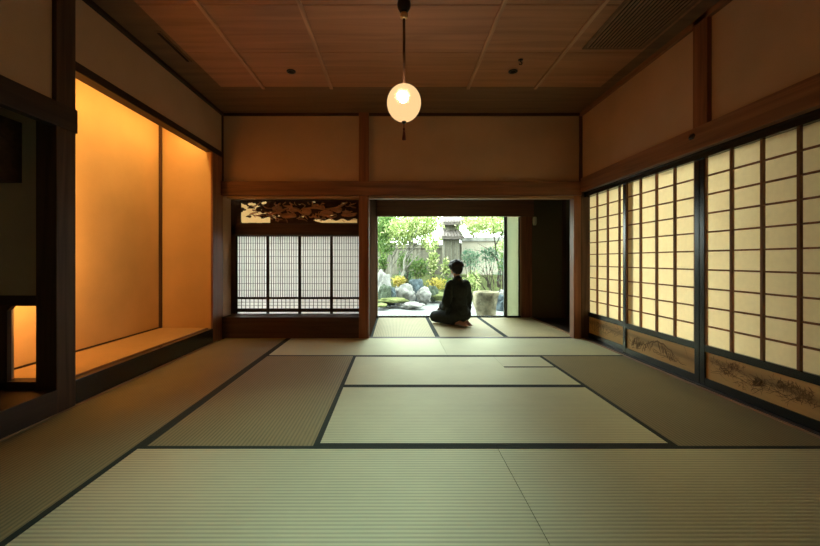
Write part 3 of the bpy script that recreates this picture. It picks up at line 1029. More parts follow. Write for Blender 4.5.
# ------------------------------------------------------------------ ceiling fittings
cvn = thing('ceiling_vent', (1.92, 2.8, CEIL), 'slatted ceiling vent grille above the shoji side', 'vent')
v0, v1, w0, w1 = 1.672, 2.163, 2.16, 3.425
g = MB()
g.box(v0 - 0.02, v1 + 0.02, w1 - 0.005, w1 + 0.02, CEIL - 0.012, CEIL - 0.0005, 0.002)
g.box(v0 - 0.02, v1 + 0.02, w0 - 0.02, w0 + 0.005, CEIL - 0.012, CEIL - 0.0005, 0.002)
g.box(v0 - 0.02, v0 + 0.004, w0, w1, CEIL - 0.012, CEIL - 0.0005, 0.002)
g.box(v1 - 0.004, v1 + 0.02, w0, w1, CEIL - 0.012, CEIL - 0.0005, 0.002)
g.build('frame', M['ceiling_edge'], cvn)
MB().box(v0, v1, w0, w1, CEIL - 0.002, CEIL - 0.0005).build('backing', M['dark'], cvn)
s = MB()
for i in range(16):
    x = v0 + (v1 - v0) * (i + 0.5) / 16
    s.box(x - 0.006, x + 0.006, w0, w1, CEIL - 0.012, CEIL - 0.004)
s.build('slats', M['grille'], cvn)
for x, y, lb in ((-1.044, 3.86, 'small dark round ceiling spot on the alcove side'), (1.164, 3.86, 'small dark round ceiling spot on the shoji side')):
    d = thing('ceiling_spot', (x, y, CEIL), lb, 'ceiling spot', 'round ceiling spots')
    MB().lathe([(0.030, CEIL - 0.0005), (0.044, CEIL - 0.001), (0.044, CEIL - 0.010), (0.030, CEIL - 0.012), (0.028, CEIL - 0.004)], x, y, 24).build('ring', M['black_metal'], d)
    MB().lathe([(0.0, CEIL - 0.022), (0.018, CEIL - 0.02), (0.026, CEIL - 0.008), (0.028, CEIL - 0.0008), (0, CEIL - 0.0008)], x, y, 20).build('lens', M['dark'], d)
hk = MB()
hx, hy = 1.168, 3.64
hk.lathe([(0, CEIL - 0.0005), (0.022, CEIL - 0.001), (0.022, CEIL - 0.006), (0, CEIL - 0.008)], hx, hy, 16)
hk.tube([(hx, hy, CEIL - 0.004)] + [(hx + 0.014 * math.sin(a), hy, CEIL - 0.034 + 0.014 * math.cos(a)) for a in [i * PI * 1.35 / 10 for i in range(11)]], 0.004, 8)
tag(hk.build('ceiling_hook', M['black_metal'], None, (hx, hy, CEIL)), 'small dark metal hook in the ceiling near a spot', 'hook')
sl = thing('slot_vent', (-1.96, 3.42, CEIL), 'narrow dark slot vent in the ceiling beside the alcove', 'vent')
MB().box(-1.985, -1.935, 3.18, 3.68, CEIL - 0.008, CEIL - 0.0005, 0.002).build('frame', M['ceiling_edge'], sl)
MB().box(-1.972, -1.948, 3.20, 3.66, CEIL - 0.010, CEIL - 0.007).build('slot', M['dark'], sl)

# ------------------------------------------------------------------ person
PX, PY = 0.945, 5.96
FA = R(35)
Fv = Vector((-math.sin(FA), math.cos(FA), 0))     # forward
Rv = Vector((math.cos(FA), math.sin(FA), 0))      # the person's right hand


def P(r, f, u):
    return Vector((PX, PY, 0)) + Rv * r + Fv * f + Vector((0, 0, u))


PROT = Matrix((Rv, Fv, Vector((0, 0, 1)))).transposed()


class Soft:
    """overlapping tapered limbs fused into one continuous skin"""

    def __init__(self):
        self.mb = MB()

    def limb(self, a, b, ra, rb, n=6, seg=14):
        a, b = Vector(a), Vector(b)
        d = (b - a)
        ref = d.normalized()
        pts, rs = [], []
        for i in range(5):                      # rounded start
            t = PI / 2 * i / 4
            pts.append(a - ref * ra * math.cos(t)); rs.append(max(0.001, ra * math.sin(t)))
        for i in range(1, n):
            pts.append(a + d * i / n); rs.append(ra + (rb - ra) * i / n)
        for i in range(5):
            t = PI / 2 * i / 4
            pts.append(b + ref * rb * math.sin(t)); rs.append(max(0.001, rb * math.cos(t)))
        self.mb.tube(pts, rs, seg)
        return self

    def blob(self, c, r, rot=None):
        self.mb.ball(c, r, 3, rot if rot is not None else PROT)
        return self

    def build(self, name, mat, parent, voxel, smooth=4, wrinkle=0.0):
        o = self.mb.build(name, mat, parent)
        md = o.modifiers.new('fuse', 'REMESH')
        md.mode = 'VOXEL'
        md.voxel_size = voxel
        md.use_smooth_shade = True
        sm = o.modifiers.new('soft', 'SMOOTH')
        sm.factor = 0.5
        sm.iterations = smooth
        dg = bpy.context.evaluated_depsgraph_get()
        dg.update()
        me = bpy.data.meshes.new_from_object(o.evaluated_get(dg))
        o.modifiers.clear()
        old = o.data
        o.data = me
        me.name = name
        if not me.materials:
            me.materials.append(mat)
        bpy.data.meshes.remove(old)
        for p in me.polygons:
            p.use_smooth = True
        if wrinkle:
            for v in me.vertices:
                k = noise.fractal(Vector((v.co.x * 9, v.co.y * 9, v.co.z * 4)), 1.0, 2.0, 2)
                v.co += v.normal * wrinkle * k
        return o


person = thing('person', (PX, PY, 0), 'person in dark robes kneeling on tatami, back turned, looking out at the garden', 'person')

HZ = 0.868                                   # head centre
TURN = Matrix.Rotation(R(-14), 3, 'Z')       # head turned a little more towards the garden
HM = TURN @ PROT


def H(r, f, u):
    return P(0.0, 0.045, HZ) + HM @ Vector((r, f, u))


b = Soft()
# trunk
b.blob(P(0, -0.03, 0.20), (0.155, 0.12, 0.11))
b.blob(P(0, 0.0, 0.34), (0.130, 0.095, 0.15))
b.blob(P(0, 0.0, 0.52), (0.150, 0.10, 0.15))
b.limb(P(-0.13, -0.005, 0.635), P(0.13, -0.005, 0.635), 0.055, 0.055)
b.limb(P(0, 0.0, 0.64), P(0, 0.03, 0.80), 0.055, 0.048)
# head
b.blob(H(0, -0.01, 0.025), (0.073, 0.092, 0.085), HM)
b.blob(H(0, 0.03, -0.035), (0.055, 0.062, 0.070), HM)
b.blob(H(0, 0.062, -0.085), (0.026, 0.022, 0.020), HM)
b.limb(H(0, 0.084, 0.012), H(0, 0.104, -0.024), 0.008, 0.012)
b.blob(H(0, 0.088, -0.058), (0.022, 0.010, 0.007), HM)
b.blob(H(0, 0.087, -0.068), (0.020, 0.010, 0.007), HM)
for s in (-1, 1):
    b.blob(H(s * 0.032, 0.076, 0.004), (0.013, 0.010, 0.009), HM)
    b.limb(H(s * 0.016, 0.086, 0.022), H(s * 0.046, 0.076, 0.022), 0.007, 0.006)
    b.blob(H(s * 0.075, -0.004, -0.012), (0.010, 0.019, 0.031), HM)
# arms
for s in (-1, 1):
    sh_, el, wr = P(s * 0.17, -0.005, 0.625), P(s * 0.235, 0.01, 0.375), P(s * 0.12, 0.225, 0.262)
    b.limb(sh_, el, 0.050, 0.040)
    b.limb(el, wr, 0.040, 0.026)
    # hand lying on the thigh: palm, four unequal bent fingers, thumb from the palm's side
    ph = P(s * 0.10, 0.285, 0.236)
    b.limb(wr, ph, 0.024, 0.024)
    ax = (ph - wr).normalized()
    sd = Rv * s
    b.limb(ph - sd * 0.022, ph + sd * 0.022, 0.014, 0.014)
    for k, ln in enumerate((0.070, 0.080, 0.074, 0.058)):
        off = sd * (-0.030 + 0.020 * k)
        q0 = ph + off
        q1 = q0 + ax * ln * 0.5 + Vector((0, 0, 0.004))
        q2 = q1 + ax * ln * 0.5 + Vector((0, 0, -0.014))
        b.limb(q0, q1, 0.0088, 0.0082, 3, 8)
        b.limb(q1, q2, 0.0082, 0.0068, 3, 8)
    t0 = ph - sd * 0.026 - ax * 0.028
    t1 = t0 - sd * 0.024 + ax * 0.028
    b.limb(t0, t1, 0.011, 0.009, 3, 8)
    b.limb(t1, t1 + ax * 0.028 + sd * 0.004, 0.009, 0.0075, 3, 8)
    # legs folded under
    hip, kn, an = P(s * 0.09, -0.02, 0.20), P(s * 0.13, 0.37, 0.115), P(s * 0.075, -0.09, 0.055)
    b.limb(hip, kn, 0.085, 0.062)
    b.limb(P(s * 0.12, 0.37, 0.062), an, 0.054, 0.036)
    # foot: sole turned up, toes pointing back
    hl, to = P(s * 0.070, -0.11, 0.062), P(s * 0.045, -0.225, 0.030)
    b.limb(an, hl, 0.036, 0.034)
    b.limb(hl, to, 0.034, 0.025)
    for k in range(5):
        tp = to + Rv * s * (0.022 - 0.011 * k)
        b.limb(tp, tp - Fv * (0.030 - 0.003 * abs(k - 3)) - Vector((0, 0, 0.008)), 0.010, 0.0085, 2, 8)
body = b.build('body', M['skin'], person, 0.0055, 3)

# robe: loose upper garment with wide sleeves
r = Soft()
r.blob(P(0, -0.03, 0.22), (0.172, 0.145, 0.135))
r.blob(P(0, -0.01, 0.36), (0.158, 0.125, 0.17))
r.blob(P(0, -0.015, 0.52), (0.178, 0.125, 0.16))
r.limb(P(-0.145, -0.012, 0.628), P(0.145, -0.012, 0.628), 0.072, 0.072)
r.limb(P(0, -0.02, 0.65), P(0, 0.0, 0.715), 0.078, 0.060)
for s in (-1, 1):
    sh_, el, wr = P(s * 0.17, -0.01, 0.615), P(s * 0.225, 0.0, 0.38), P(s * 0.125, 0.20, 0.275)
    r.limb(sh_, el, 0.070, 0.072)
    r.limb(el, wr, 0.072, 0.058)
    r.limb(P(s * 0.235, -0.01, 0.33), P(s * 0.20, 0.09, 0.27), 0.052, 0.048)     # hanging sleeve pouch
    r.limb(P(s * 0.225, -0.03, 0.27), P(s * 0.235, -0.01, 0.20), 0.040, 0.026)
robe = r.build('robe', M['cloth_dark'], person, 0.008, 3, 0.006)
robe['label'] = 'loose dark robe with wide sleeves'
k = Soft()
for s in (-1, 1):
    k.limb(P(s * 0.09, -0.04, 0.17), P(s * 0.13, 0.37, 0.105), 0.118, 0.086)
    k.limb(P(s * 0.13, 0.37, 0.092), P(s * 0.10, 0.0, 0.092), 0.084, 0.082)
k.blob(P(0, 0.16, 0.125), (0.14, 0.24, 0.10))
k.blob(P(0, -0.07, 0.15), (0.165, 0.10, 0.10))
skirt = k.build('skirt', M['cloth_black'], person, 0.008, 4, 0.004)
for v in skirt.data.vertices:                 # the hem lies flat on the mat
    if v.co.z < 0.004:
        v.co.z = 0.004
for v in body.data.vertices:
    if v.co.z < 0.003:
        v.co.z = 0.003
h = Soft()
h.blob(H(0, -0.028, 0.045), (0.112, 0.106, 0.098), HM)
h.blob(H(0, -0.055, -0.005), (0.094, 0.072, 0.078), HM)
h.blob(H(0, 0.03, 0.088), (0.078, 0.066, 0.040), HM)
hr = random.Random(8)
for i in range(46):
    a, e = hr.uniform(0, 2 * PI), hr.uniform(0.0, 1.4)
    d = Vector((math.cos(a) * math.cos(e), math.sin(a) * math.cos(e), math.sin(e)))
    if d.y > 0.55 and d.z < 0.6:
        continue
    c = Vector((d.x * 0.104, -0.028 + d.y * 0.100, 0.036 + d.z * 0.092))
    h.blob(H(*c), hr.uniform(0.016, 0.026), HM)
h.limb(H(-0.035, -0.088, -0.05), H(-0.02, -0.075, -0.080), 0.026, 0.012)
h.limb(H(0.035, -0.088, -0.05), H(0.02, -0.075, -0.080), 0.026, 0.012)
for s in (-1, 1):
    h.limb(H(s * 0.080, 0.012, 0.04), H(s * 0.078, 0.02, -0.018), 0.022, 0.010)
hair = h.build('hair', M['hair'], person, 0.006, 2, 0.006)
col = MB()
pts = []
for i in range(17):
    a = PI * 2 * i / 16
    pts.append(P(0.064 * math.cos(a), 0.008 + 0.066 * math.sin(a), 0.715 - 0.018 * math.sin(a)))
col.tube(pts, 0.011, 8, False)
cl = col.build('collar', M['cloth_black'], person)

# ------------------------------------------------------------------ garden
GZ = -0.25
gr = MB()
t = bmesh.new()
bmesh.ops.create_grid(t, x_segments=80, y_segments=80, size=1)
for v in t.verts:
    v.co = Vector((v.co.x * 14, 8 + v.co.y * 14, GZ + 0.012 * noise.noise(Vector((v.co.x * 40, v.co.y * 40, 0)))))
gr.join(t, True)
tag(gr.build('gravel', M['gravel']), 'pale raked gravel ground of the garden', 'gravel', kind='stuff')
# planted bank rising at the back
bk = MB()
t = bmesh.new()
bmesh.ops.create_grid(t, x_segments=70, y_segments=40, size=1)
for v in t.verts:
    x, y = v.co.x * 11 + 1, 16 + v.co.y * 5.2
    s = max(0, min(1, (y - 11.3 - 0.5 * noise.noise(Vector((x * 0.6, 0, 0)))) / 3.2))
    z = GZ - 0.05 + 0.75 * s * s * (3 - 2 * s) + 0.05 * noise.noise(Vector((x * 2, y * 2, 4)))
    v.co = Vector((x, y, z))
bk.join(t, True)
struct(bk.build('ground_bank', M['earth']), 'mossy planted bank at the back of the garden', 'ground')


def rock(px, py, d, w, hgt, mat, label, seed, depth=None, rot=0.0):
    c = at(px, py, d)
    W = w * d / F_PX / 2
    Hh = hgt * d / F_PX / 2
    mb = MB()
    t = bmesh.new()
    bmesh.ops.create_icosphere(t, subdivisions=4, radius=1)
    for v in t.verts:
        n = v.co.copy()
        k = 1 + 0.42 * noise.fractal(n * 1.1 + Vector((seed * 5.1, seed, 0)), 0.9, 2.0, 4)
        f = abs(noise.noise(n * 2.2 + Vector((0, seed * 3.3, 1)))) * 0.25
        v.co = n * (k - f)
        v.co.x *= W
        v.co.y *= (depth or W * 0.8)
        v.co.z *= Hh * (1.0 if v.co.z > 0 else 1.7)
    t.transform(Matrix.Translation(c) @ Matrix.Rotation(rot, 4, 'Y'))
    for v in t.verts:
        v.co.z = max(v.co.z, GZ - 0.12)
    mb.join(t, True)
    o = mb.build('garden_rock', mat, None, c)
    return tag(o, label, 'rock', 'rocks of the garden')


rock(383, 286, 10.8, 15, 30, M['rock_pale'], 'tall pale rock at the window edge', 1)
rock(384, 294, 10.3, 13, 18, M['rock_green'], 'dark mossy rock at the foot of the tall pale rock', 2)
rock(392, 294, 10.5, 9, 14, M['rock_blue'], 'small bluish rock between mossy rock and grey boulder', 3)
rock(405, 294, 10.7, 21, 20, M['rock_pale'], 'broad grey boulder sloping down to the gravel', 4, rot=0.25)
rock(416, 288, 11.4, 16, 19, M['rock_blue'], 'dark blue rock behind two pale boulders', 5)
rock(424, 294, 10.8, 15, 13, M['rock_pale'], 'rounded white rock near the kneeling person', 6)
rock(433, 292, 11.2, 11, 12, M['rock_green'], 'low mossy rock partly behind the kneeling person', 7)
rock(412, 304.5, 9.9, 22, 4.5, M['rock_pale'], 'flat stepping stone lying in the gravel', 8, 0.3)
rock(503, 303, 9.6, 15, 16, M['rock_blue'], 'bluish rock beside the stone basin near the mullion', 9)
rock(501, 296, 10.6, 12, 12, M['rock_pale'], 'pale rock behind the basin near the mullion', 10)


def mossy(px, py, d, w, hgt, label, seed):
    c = at(px, py, d)
    mb = MB().ball(c, (w * d / F_PX / 2, 0.35, hgt * d / F_PX / 2), 3, None, 0.25, 2.0, seed)
    return tag(mb.build('moss_mound', M['moss'], None, c), label, 'moss', 'moss mounds')


mossy(394, 300, 10.2, 30, 5, 'low moss mound in front of the boulders', 1)
mossy(381, 305, 9.8, 12, 4, 'small moss patch at the window edge', 2)
mossy(436, 296, 11.4, 26, 9, 'moss mound behind the kneeling person', 3)

# stone basin
bc = at(485.5, 300, 8.3)
sbn = thing('stone_basin', (bc.x, bc.y, GZ), 'weathered stone water basin standing just outside the window', 'basin')
zt = 1 - 31.5 * 8.3 / F_PX
mb = MB()
hh = zt - GZ
mb.lathe([(0.0, GZ - 0.02), (0.19, GZ - 0.02), (0.215, GZ + 0.1), (0.255, GZ + 0.3), (0.278, GZ + hh * 0.82), (0.292, GZ + hh * 0.9), (0.287, zt - 0.012), (0.270, zt), (0.225, zt), (0.205, zt - 0.03), (0.19, zt - 0.16), (0.0, zt - 0.18)], bc.x, bc.y, 48)
for v in mb.bm.verts:
    n = noise.fractal(v.co * 4, 1.0, 2.0, 4) * 0.035
    d = Vector((v.co.x - bc.x, v.co.y - bc.y, 0))
    if d.length > 0.01:
        v.co += d.normalized() * n
mb.build('bowl', M['basin'], sbn)
MB().lathe([(0, zt - 0.05), (0.195, zt - 0.05)], bc.x, bc.y, 32).build('water', plain('dark_water', (0.03, 0.04, 0.035), 0.05, 0.5), sbn)


def leaves(mb, c, rad, n, size, rg, flat=0.3):
    bm = mb.bm
    c = Vector(c)
    for _ in range(n):
        while True:
            p = Vector((rg.uniform(-1, 1), rg.uniform(-1, 1), rg.uniform(-1, 1)))
            if 0.1 < p.length < 1:
                break
        p = p * (0.6 + 0.4 * rg.random())
        q = c + Vector((p.x * rad[0], p.y * rad[1], p.z * rad[2]))
        e = Euler((rg.uniform(-1.2, 1.2), rg.uniform(-1.2, 1.2), rg.uniform(0, 6.3))).to_matrix()
        s = size * rg.uniform(0.6, 1.3)
        u, w, k = e @ Vector((s, 0, 0)), e @ Vector((0, s * 0.42, 0)), e @ Vector((0, 0, s * 0.16))
        a, b_, d, f = bm.verts.new(q - u), bm.verts.new(q + w + k), bm.verts.new(q + u), bm.verts.new(q - w + k)
        bm.faces.new((a, b_, d))
        bm.faces.new((a, d, f))


def mesh_only(mb, name, mat, parent):
    """leaf mesh: no normal recalculation needed"""
    return mb.build(name, mat, parent)


def tree(name, base, tips, r0, bark, crown, mat, label, cat, seed, size, group=None):
    """base point, list of trunk polylines, crown = list of (centre, radii, n)"""
    rg = random.Random(seed)
    root = thing(name, base, label, cat, group)
    mb = MB()
    for pl_ in tips:
        n = len(pl_)
        k_ = 1.0 if (pl_ is tips[0] or name == 'bare_shrub') else 0.38
        mb.tube(pl_, [r0 * k_ * (1 - 0.75 * i / max(1, n - 1)) for i in range(n)], 8)
    mb.build('trunk', bark, root)
    lf = MB()
    for c_, rad, n in crown:
        leaves(lf, c_, rad, n, size, rg)
    lf.build('foliage', mat, root)
    return root


def branchy(base, top, rg, n=5, spread=0.5):
    base, top = Vector(base), Vector(top)
    d = top - base
    main = [base + d * (i / 6) + Vector((rg.gauss(0, .02), rg.gauss(0, .02), 0)) * d.length * (i > 0) for i in range(7)]
    out = [main]
    for k in range(n):
        s = main[3 + k % 4]
        e = s + Vector((rg.uniform(-spread, spread), rg.uniform(-spread, spread), rg.uniform(0.25, 0.8)))
        out.append([s, (s + e) / 2 + Vector((0, 0, 0.06)), e])
    return out


rg = random.Random(3)
b0_ = Vector((at(395, 260, 12.0).x, 12.0, -0.30))
tree('garden_tree', b0_, branchy(b0_, at(409, 240, 12.0), rg, 6, 0.8), 0.075, M['bark_pale'],
     [(at(408, 230, 12.0), (0.85, 0.7, 0.5), 2000), (at(424, 224, 12.2), (0.75, 0.7, 0.5), 1600), (at(430, 242, 11.8), (0.42, 0.5, 0.32), 360), (at(400, 240, 12.2), (0.45, 0.5, 0.32), 300)],
     M['leaf_yellow'], 'leaning pale trunked tree with yellow green leaves outside the window', 'tree', 21, 0.056, 'garden trees')
b0_ = Vector((at(390, 260, 12.6).x, 12.6, -0.22))
tree('garden_tree', b0_, branchy(b0_, at(391, 240, 12.6), rg, 5, 0.6), 0.06, M['bark_pale'],
     [(at(386, 228, 12.6), (0.55, 0.6, 0.6), 1500), (at(384, 248, 12.4), (0.4, 0.5, 0.35), 400)],
     M['leaf_green'], 'upright pale trunked tree nearest the window edge', 'tree', 22, 0.056, 'garden trees')
b0_ = Vector((at(500, 260, 13.0).x, 13.0, -0.12))
tree('garden_tree', b0_, branchy(b0_, at(492, 222, 13.0), rg, 5, 0.8), 0.05, M['bark'],
     [(at(492, 224, 13.0), (0.9, 0.7, 0.45), 1000), (at(474, 226, 13.4), (0.7, 0.7, 0.42), 700), (at(503, 246, 13.0), (0.4, 0.5, 0.3), 200)],
     M['leaf_yellow'], 'sparse yellow green tree above the garden wall', 'tree', 23, 0.056, 'garden trees')
# bare branched shrub behind the basin
b0_ = Vector((at(494, 260, 8.9).x, 8.9, -0.26))
rg = random.Random(12)
br = []
for tx, ty in ((479, 264), (488, 262), (472, 272), (484, 274), (500, 268)):
    e = at(tx, ty, 8.9 + rg.uniform(-0.2, 0.2))
    m_ = b0_ * 0.45 + e * 0.55 + Vector((0.07, 0, 0.05))
    br.append([b0_, b0_ * 0.75 + m_ * 0.25 + Vector((0, 0, 0.02)), m_, m_ * 0.4 + e * 0.6 + Vector((0.02, 0, 0.03)), e])
    for q in range(3):
        s = m_ * (1 - q * 0.3) + e * q * 0.3
        br.append([s, s + Vector((rg.uniform(-.16, .06), rg.uniform(-.1, .1), rg.uniform(.08, .2)))])
tree('bare_shrub', b0_, br, 0.013, M['bark'],
     [(at(482, 266, 8.9), (0.42, 0.3, 0.25), 150), (at(498, 272, 9.0), (0.2, 0.25, 0.25), 50)], M['leaf_blue'],
     'thin branched shrub behind the stone basin', 'shrub', 31, 0.026)
b0_ = Vector((at(508, 260, 9.4).x, 9.4, -0.26))
br = []
for tx, ty in ((497, 266), (503, 262), (507, 258)):
    e = at(tx, ty, 9.4)
    br.append([b0_, b0_ * 0.5 + e * 0.5 + Vector((0.05, 0, 0)), e])
tree('bare_shrub', b0_, br, 0.012, M['bark'], [(at(503, 264, 9.4), (0.2, 0.2, 0.28), 70)], M['leaf_blue'],
     'slender shrub close to the window mullion', 'shrub', 32, 0.026)


def shrub(px, py, d, w, hgt, n, mat, label, seed, size=0.05):
    c = at(px, py, d)
    rx, rz = w * d / F_PX / 2, hgt * d / F_PX / 2
    rg = random.Random(seed)
    base = Vector((c.x, c.y, min(c.z - rz, GZ - 0.05 + 0.75 * max(0, min(1, (d - 11.3) / 3.2)) ** 2)))
    root = thing('garden_shrub', base, label, 'shrub', 'shrubs of the garden')
    st = MB()
    for i in range(6):
        e = c + Vector((rg.uniform(-.6, .6) * rx, rg.uniform(-.3, .3) * rx, rg.uniform(0, .7) * rz))
        st.tube([base + Vector((rg.uniform(-.03, .03), 0, -0.12)), (base + e) / 2 + Vector((0, 0, .04)), e], [0.014, 0.01, 0.004], 6)
    st.build('stems', M['bark'], root)
    lf = MB()
    leaves(lf, c, (rx, rx * 0.8, rz), n, size, rg)
    lf.build('foliage', mat, root)


shrub(399, 281, 11.3, 18, 13, 260, M['leaf_gold'], 'golden low shrub above the grey boulder', 41, 0.045)
shrub(419, 268, 13.2, 26, 26, 420, M['leaf_green'], 'rounded green shrub before the board fence', 42, 0.06)
shrub(433, 262, 12.8, 14, 34, 300, M['leaf_yellow'], 'upright bright green shrub near the roofed gate', 43, 0.06)
shrub(437, 284, 12.0, 26, 15, 320, M['leaf_gold'], 'golden shrub behind the kneeling person', 44, 0.05)
shrub(405, 276, 13.4, 20, 12, 240, M['leaf_blue'], 'dark low shrub at the foot of the fence', 45, 0.05)
shrub(383, 262, 13.5, 14, 20, 240, M['leaf_green'], 'green shrub by the window edge before the fence', 46, 0.06)
shrub(470, 258, 12.6, 24, 24, 360, M['leaf_blue'], 'blue green shrub just past the kneeling head', 47, 0.055)
shrub(489, 255, 12.9, 26, 20, 340, M['leaf_blue'], 'blue green shrub under the garden wall coping', 48, 0.055)
shrub(472, 282, 12.0, 22, 26, 360, M['leaf_yellow'], 'light green shrub behind the basin', 49, 0.055)
shrub(503, 262, 12.4, 14, 26, 240, M['leaf_green'], 'green shrub next to the window mullion', 50, 0.055)
shrub(405, 262, 13.0, 20, 24, 420, M['leaf_green'], 'pale leafed shrub between the two pale tree trunks', 52, 0.05)
shrub(446, 268, 12.9, 14, 24, 300, M['leaf_yellow'], 'light green shrub at the foot of the roofed gate', 53, 0.05)
shrub(450, 284, 12.6, 20, 16, 240, M['leaf_green'], 'low green shrub hidden behind the person', 51, 0.055)
for i, (px, py, d, w, hgt, mt) in enumerate([(380, 226, 17.5, 40, 44, 'leaf_green'), (412, 214, 18.5, 50, 40, 'leaf_yellow'), (474, 216, 18.0, 30, 30, 'leaf_yellow'), (502, 220, 18.5, 40, 36, 'leaf_green')]):
    c = at(px, py, d)
    lbl = ['dense tree beyond the board fence at the window edge', 'tall light tree beyond the board fence', 'light tree beyond the fence past the roofed gate', 'green tree beyond the garden wall'][i]
    k_ = d / F_PX / 2
    rg = random.Random(70 + i)
    bb = Vector((c.x, c.y, 0.3))
    tree('garden_tree', bb, branchy(bb, c + Vector((0, 0, 0.5)), rg, 6, 1.0), 0.09, M['bark'],
         [(c, (w * k_ * 1.15, 1.0, hgt * k_ * 1.1), 1100), (c + Vector((0.3, 0.2, 0.9)), (w * k_ * 0.9, 1.0, hgt * k_ * 0.7), 500)], M[mt], lbl, 'tree', 80 + i, 0.11, 'trees beyond the fence')

# board fence
f0, f1 = at(230, 250, 15.0), at(470, 250, 15.0)
fe = thing('board_fence', ((f0.x + f1.x) / 2, 15.0, 0.4), 'weathered vertical board fence at the back of the garden', 'fence')
fb = MB()
x = f0.x
i = 0
while x < f1.x:
    fb.box(x, x + 0.135, 15.0 + 0.015 * (i % 2), 15.03 + 0.015 * (i % 2), 0.25, 1.62 + 0.012 * math.sin(i * 2.1), 0.004)
    x += 0.145
    i += 1
fb.box(f0.x, f1.x, 15.03, 15.06, 0.25, 1.58)
fb.build('boards', M['fence'], fe)
MB().box(f0.x, f1.x, 14.96, 15.0, 1.45, 1.52, 0.005).build('rail', M['fence'], fe)
MB().box(f0.x, f1.x, 14.94, 15.08, 1.63, 1.67, 0.005).build('cap_rail', M['fence'], fe)
# garden wall with coping
g0, g1 = at(462, 250, 14.6), at(560, 250, 14.6)
gw = thing('garden_wall', ((g0.x + g1.x) / 2, 14.6, 0.4), 'pale plaster garden wall with a flat coping', 'garden wall')
MB().box(g0.x, g1.x, 14.55, 14.70, 0.2, 1.70, 0.01).build('wall_face', M['garden_wall'], gw)
MB().box(g0.x - 0.03, g1.x, 14.48, 14.78, 1.70, 1.86, 0.015).build('coping', M['rock_pale'], gw)
# roofed gate with two tiers of tiles
gc = at(451, 258, 14.0)
gt = thing('roofed_gate', (gc.x, 14.0, 0.35), 'narrow boarded gate house with two tiers of tiled roof', 'gate house')
MB().box(gc.x - 0.28, gc.x + 0.28, 13.8, 14.3, 0.2, 1.72, 0.01).build('body', M['fence'], gt)
bd = MB()
for i in range(5):
    bd.box(gc.x - 0.27 + i * 0.125, gc.x - 0.25 + i * 0.125, 13.78, 13.8, 0.2, 1.70, 0.003)
bd.build('battens', M['bark_pale'], gt)


def tiled_roof(z0, z1, w0, w1, name):
    mb = MB()
    y0, y1 = 13.52, 14.55
    ym = 14.05
    mb.prism([(0, 0)] * 0 or [(gc.x - w0, z0), (gc.x + w0, z0), (gc.x + w0, z0 + 0.04), (gc.x - w0, z0 + 0.04)], y0, y1)
    n = 7
    for i in range(n):
        u = -1 + 2 * (i + 0.5) / n
        mb.tube([(gc.x + u * w0, y0 - 0.02, z0 + 0.05), (gc.x + u * w1, ym, z1)], 0.055, 8)
        mb.tube([(gc.x + u * w0, y1 + 0.02, z0 + 0.05), (gc.x + u * w1, ym, z1)], 0.055, 8)
    for y, in ((y0,), (y1,)):
        bm_ = mb.bm
        a = [bm_.verts.new(p) for p in ((gc.x - w0, y, z0 + 0.04), (gc.x + w0, y, z0 + 0.04), (gc.x + w1, ym, z1), (gc.x - w1, ym, z1))]
        bm_.faces.new(a)
    for s in (-1, 1):
        bm_ = mb.bm
        a = [bm_.verts.new(p) for p in ((gc.x + s * w0, y0, z0 + 0.04), (gc.x + s * w0, y1, z0 + 0.04), (gc.x + s * w1, ym, z1))]
        bm_.faces.new(a)
    mb.tube([(gc.x - w1 - 0.03, ym, z1 + 0.03), (gc.x + w1 + 0.03, ym, z1 + 0.03)], 0.07, 10)
    mb.build(name, M['tile'], gt)


tiled_roof(1.74, 2.12, 0.40, 0.27, 'lower_roof')
MB().box(gc.x - 0.24, gc.x + 0.24, 13.85, 14.25, 1.95, 2.24, 0.01).build('upper_wall', M['fence'], gt)
tiled_roof(2.24, 2.62, 0.36, 0.24, 'upper_roof')

# ------------------------------------------------------------------ light
W = bpy.data.worlds.new('sky')
S.world = W
W.use_nodes = True
nt = W.node_tree
nt.nodes.clear()
wo = nt.nodes.new('ShaderNodeOutputWorld')
bg = nt.nodes.new('ShaderNodeBackground')
sky = nt.nodes.new('ShaderNodeTexSky')
sky.sky_type = 'HOSEK_WILKIE'
sky.sun_direction = (-0.4, 0.5, 0.75)
sky.turbidity = 8
mixn = nt.nodes.new('ShaderNodeMixRGB')
mixn.inputs[0].default_value = 0.85
mixn.inputs[2].default_value = (0.93, 1.0, 0.95, 1)
nt.links.new(sky.outputs[0], mixn.inputs[1])
nt.links.new(mixn.outputs[0], bg.inputs[0])
bg.inputs[1].default_value = WORLD_L
nt.links.new(bg.outputs[0], wo.inputs[0])


def area(name, loc, rot, sx, sy, power, col, portal=False):
    d = bpy.data.lights.new(name, 'AREA')
    d.shape = 'RECTANGLE'
    d.size, d.size_y = sx, sy
    d.energy = power
    d.color = col
    o = bpy.data.objects.new(name, d)
    o.location = loc
    o.rotation_euler = rot
    C.objects.link(o)
    if portal:
        d.cycles.is_portal = True
    return o


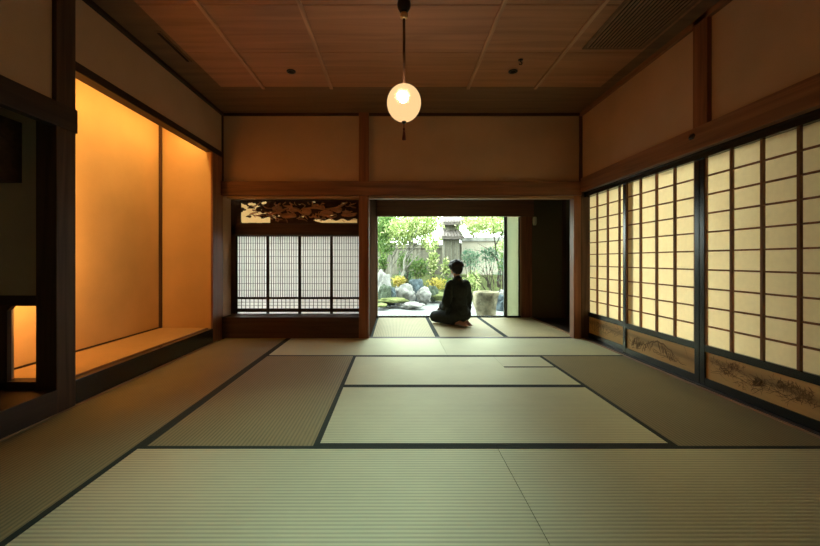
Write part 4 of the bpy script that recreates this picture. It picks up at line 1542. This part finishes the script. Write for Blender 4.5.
# daylight portal just inside the garden window
area('window_portal', (0.8, WY + 0.06, 0.89), (R(-90), 0, 0), 2.3, 1.75, 1, (1, 1, 1), True)
# strip lamp hidden above the alcove lintel
area('alcove_strip_lamp', (-2.40, 3.68, 2.66), (0, R(22), 0), 0.10, 2.0, TOKO_W * 1.15, (1.0, 0.61, 0.18))
# added fill light, upright behind the alcove post, lifts the lower walls
area('alcove_post_fill', (-2.38, 2.70, 1.15), Vector((-0.85, 0.5, -0.15)).to_track_quat('-Z', 'Y').to_euler(), 0.05, 1.7, TOKO_W * 1.2, (1.0, 0.48, 0.14)).data.spread = R(115)
# added fill spot above the front mats, out of view
sd_ = bpy.data.lights.new('mat_fill_spot', 'SPOT')
sd_.energy = 125
sd_.color = (0.72, 1.0, 0.84)
sd_.spot_size = R(61)
sd_.spot_blend = 1.0
sd_.shadow_soft_size = 0.04
so_ = bpy.data.objects.new('mat_fill_spot', sd_)
so_.location = (-0.42, 1.74, CEIL - 0.045)
so_.rotation_euler = (R(2), R(0), 0)
C.objects.link(so_)
MB().lathe([(0.034, CEIL - 0.0005), (0.046, CEIL - 0.001), (0.046, CEIL - 0.010), (0.036, CEIL - 0.012), (0.034, CEIL - 0.004)], -0.42, 1.74, 24).build('fill_spot_ring', M['black_metal'], ceil)  # ring added to dress the fill spot
sun = bpy.data.lights.new('sun', 'SUN')
sun.energy = 2.5
sun.angle = R(6)
sun.color = (1, 0.95, 0.82)
so = bpy.data.objects.new('sun', sun)
so.rotation_euler = Vector((0.42, -0.45, -1.0)).to_track_quat('-Z', 'Y').to_euler()
C.objects.link(so)

# ------------------------------------------------------------------ view
vs = S.view_settings
vs.view_transform = 'Standard'
vs.look = 'None'
vs.exposure = EXPOSURE
vs.gamma = 1
vs.use_curve_mapping = False
cy = S.cycles
cy.use_denoising = True
cy.max_bounces = 10
cy.diffuse_bounces = 6
cy.glossy_bounces = 4
cy.transmission_bounces = 6
cy.transparent_max_bounces = 8
cy.sample_clamp_indirect = 6
cy.caustics_reflective = False
cy.caustics_refractive = False
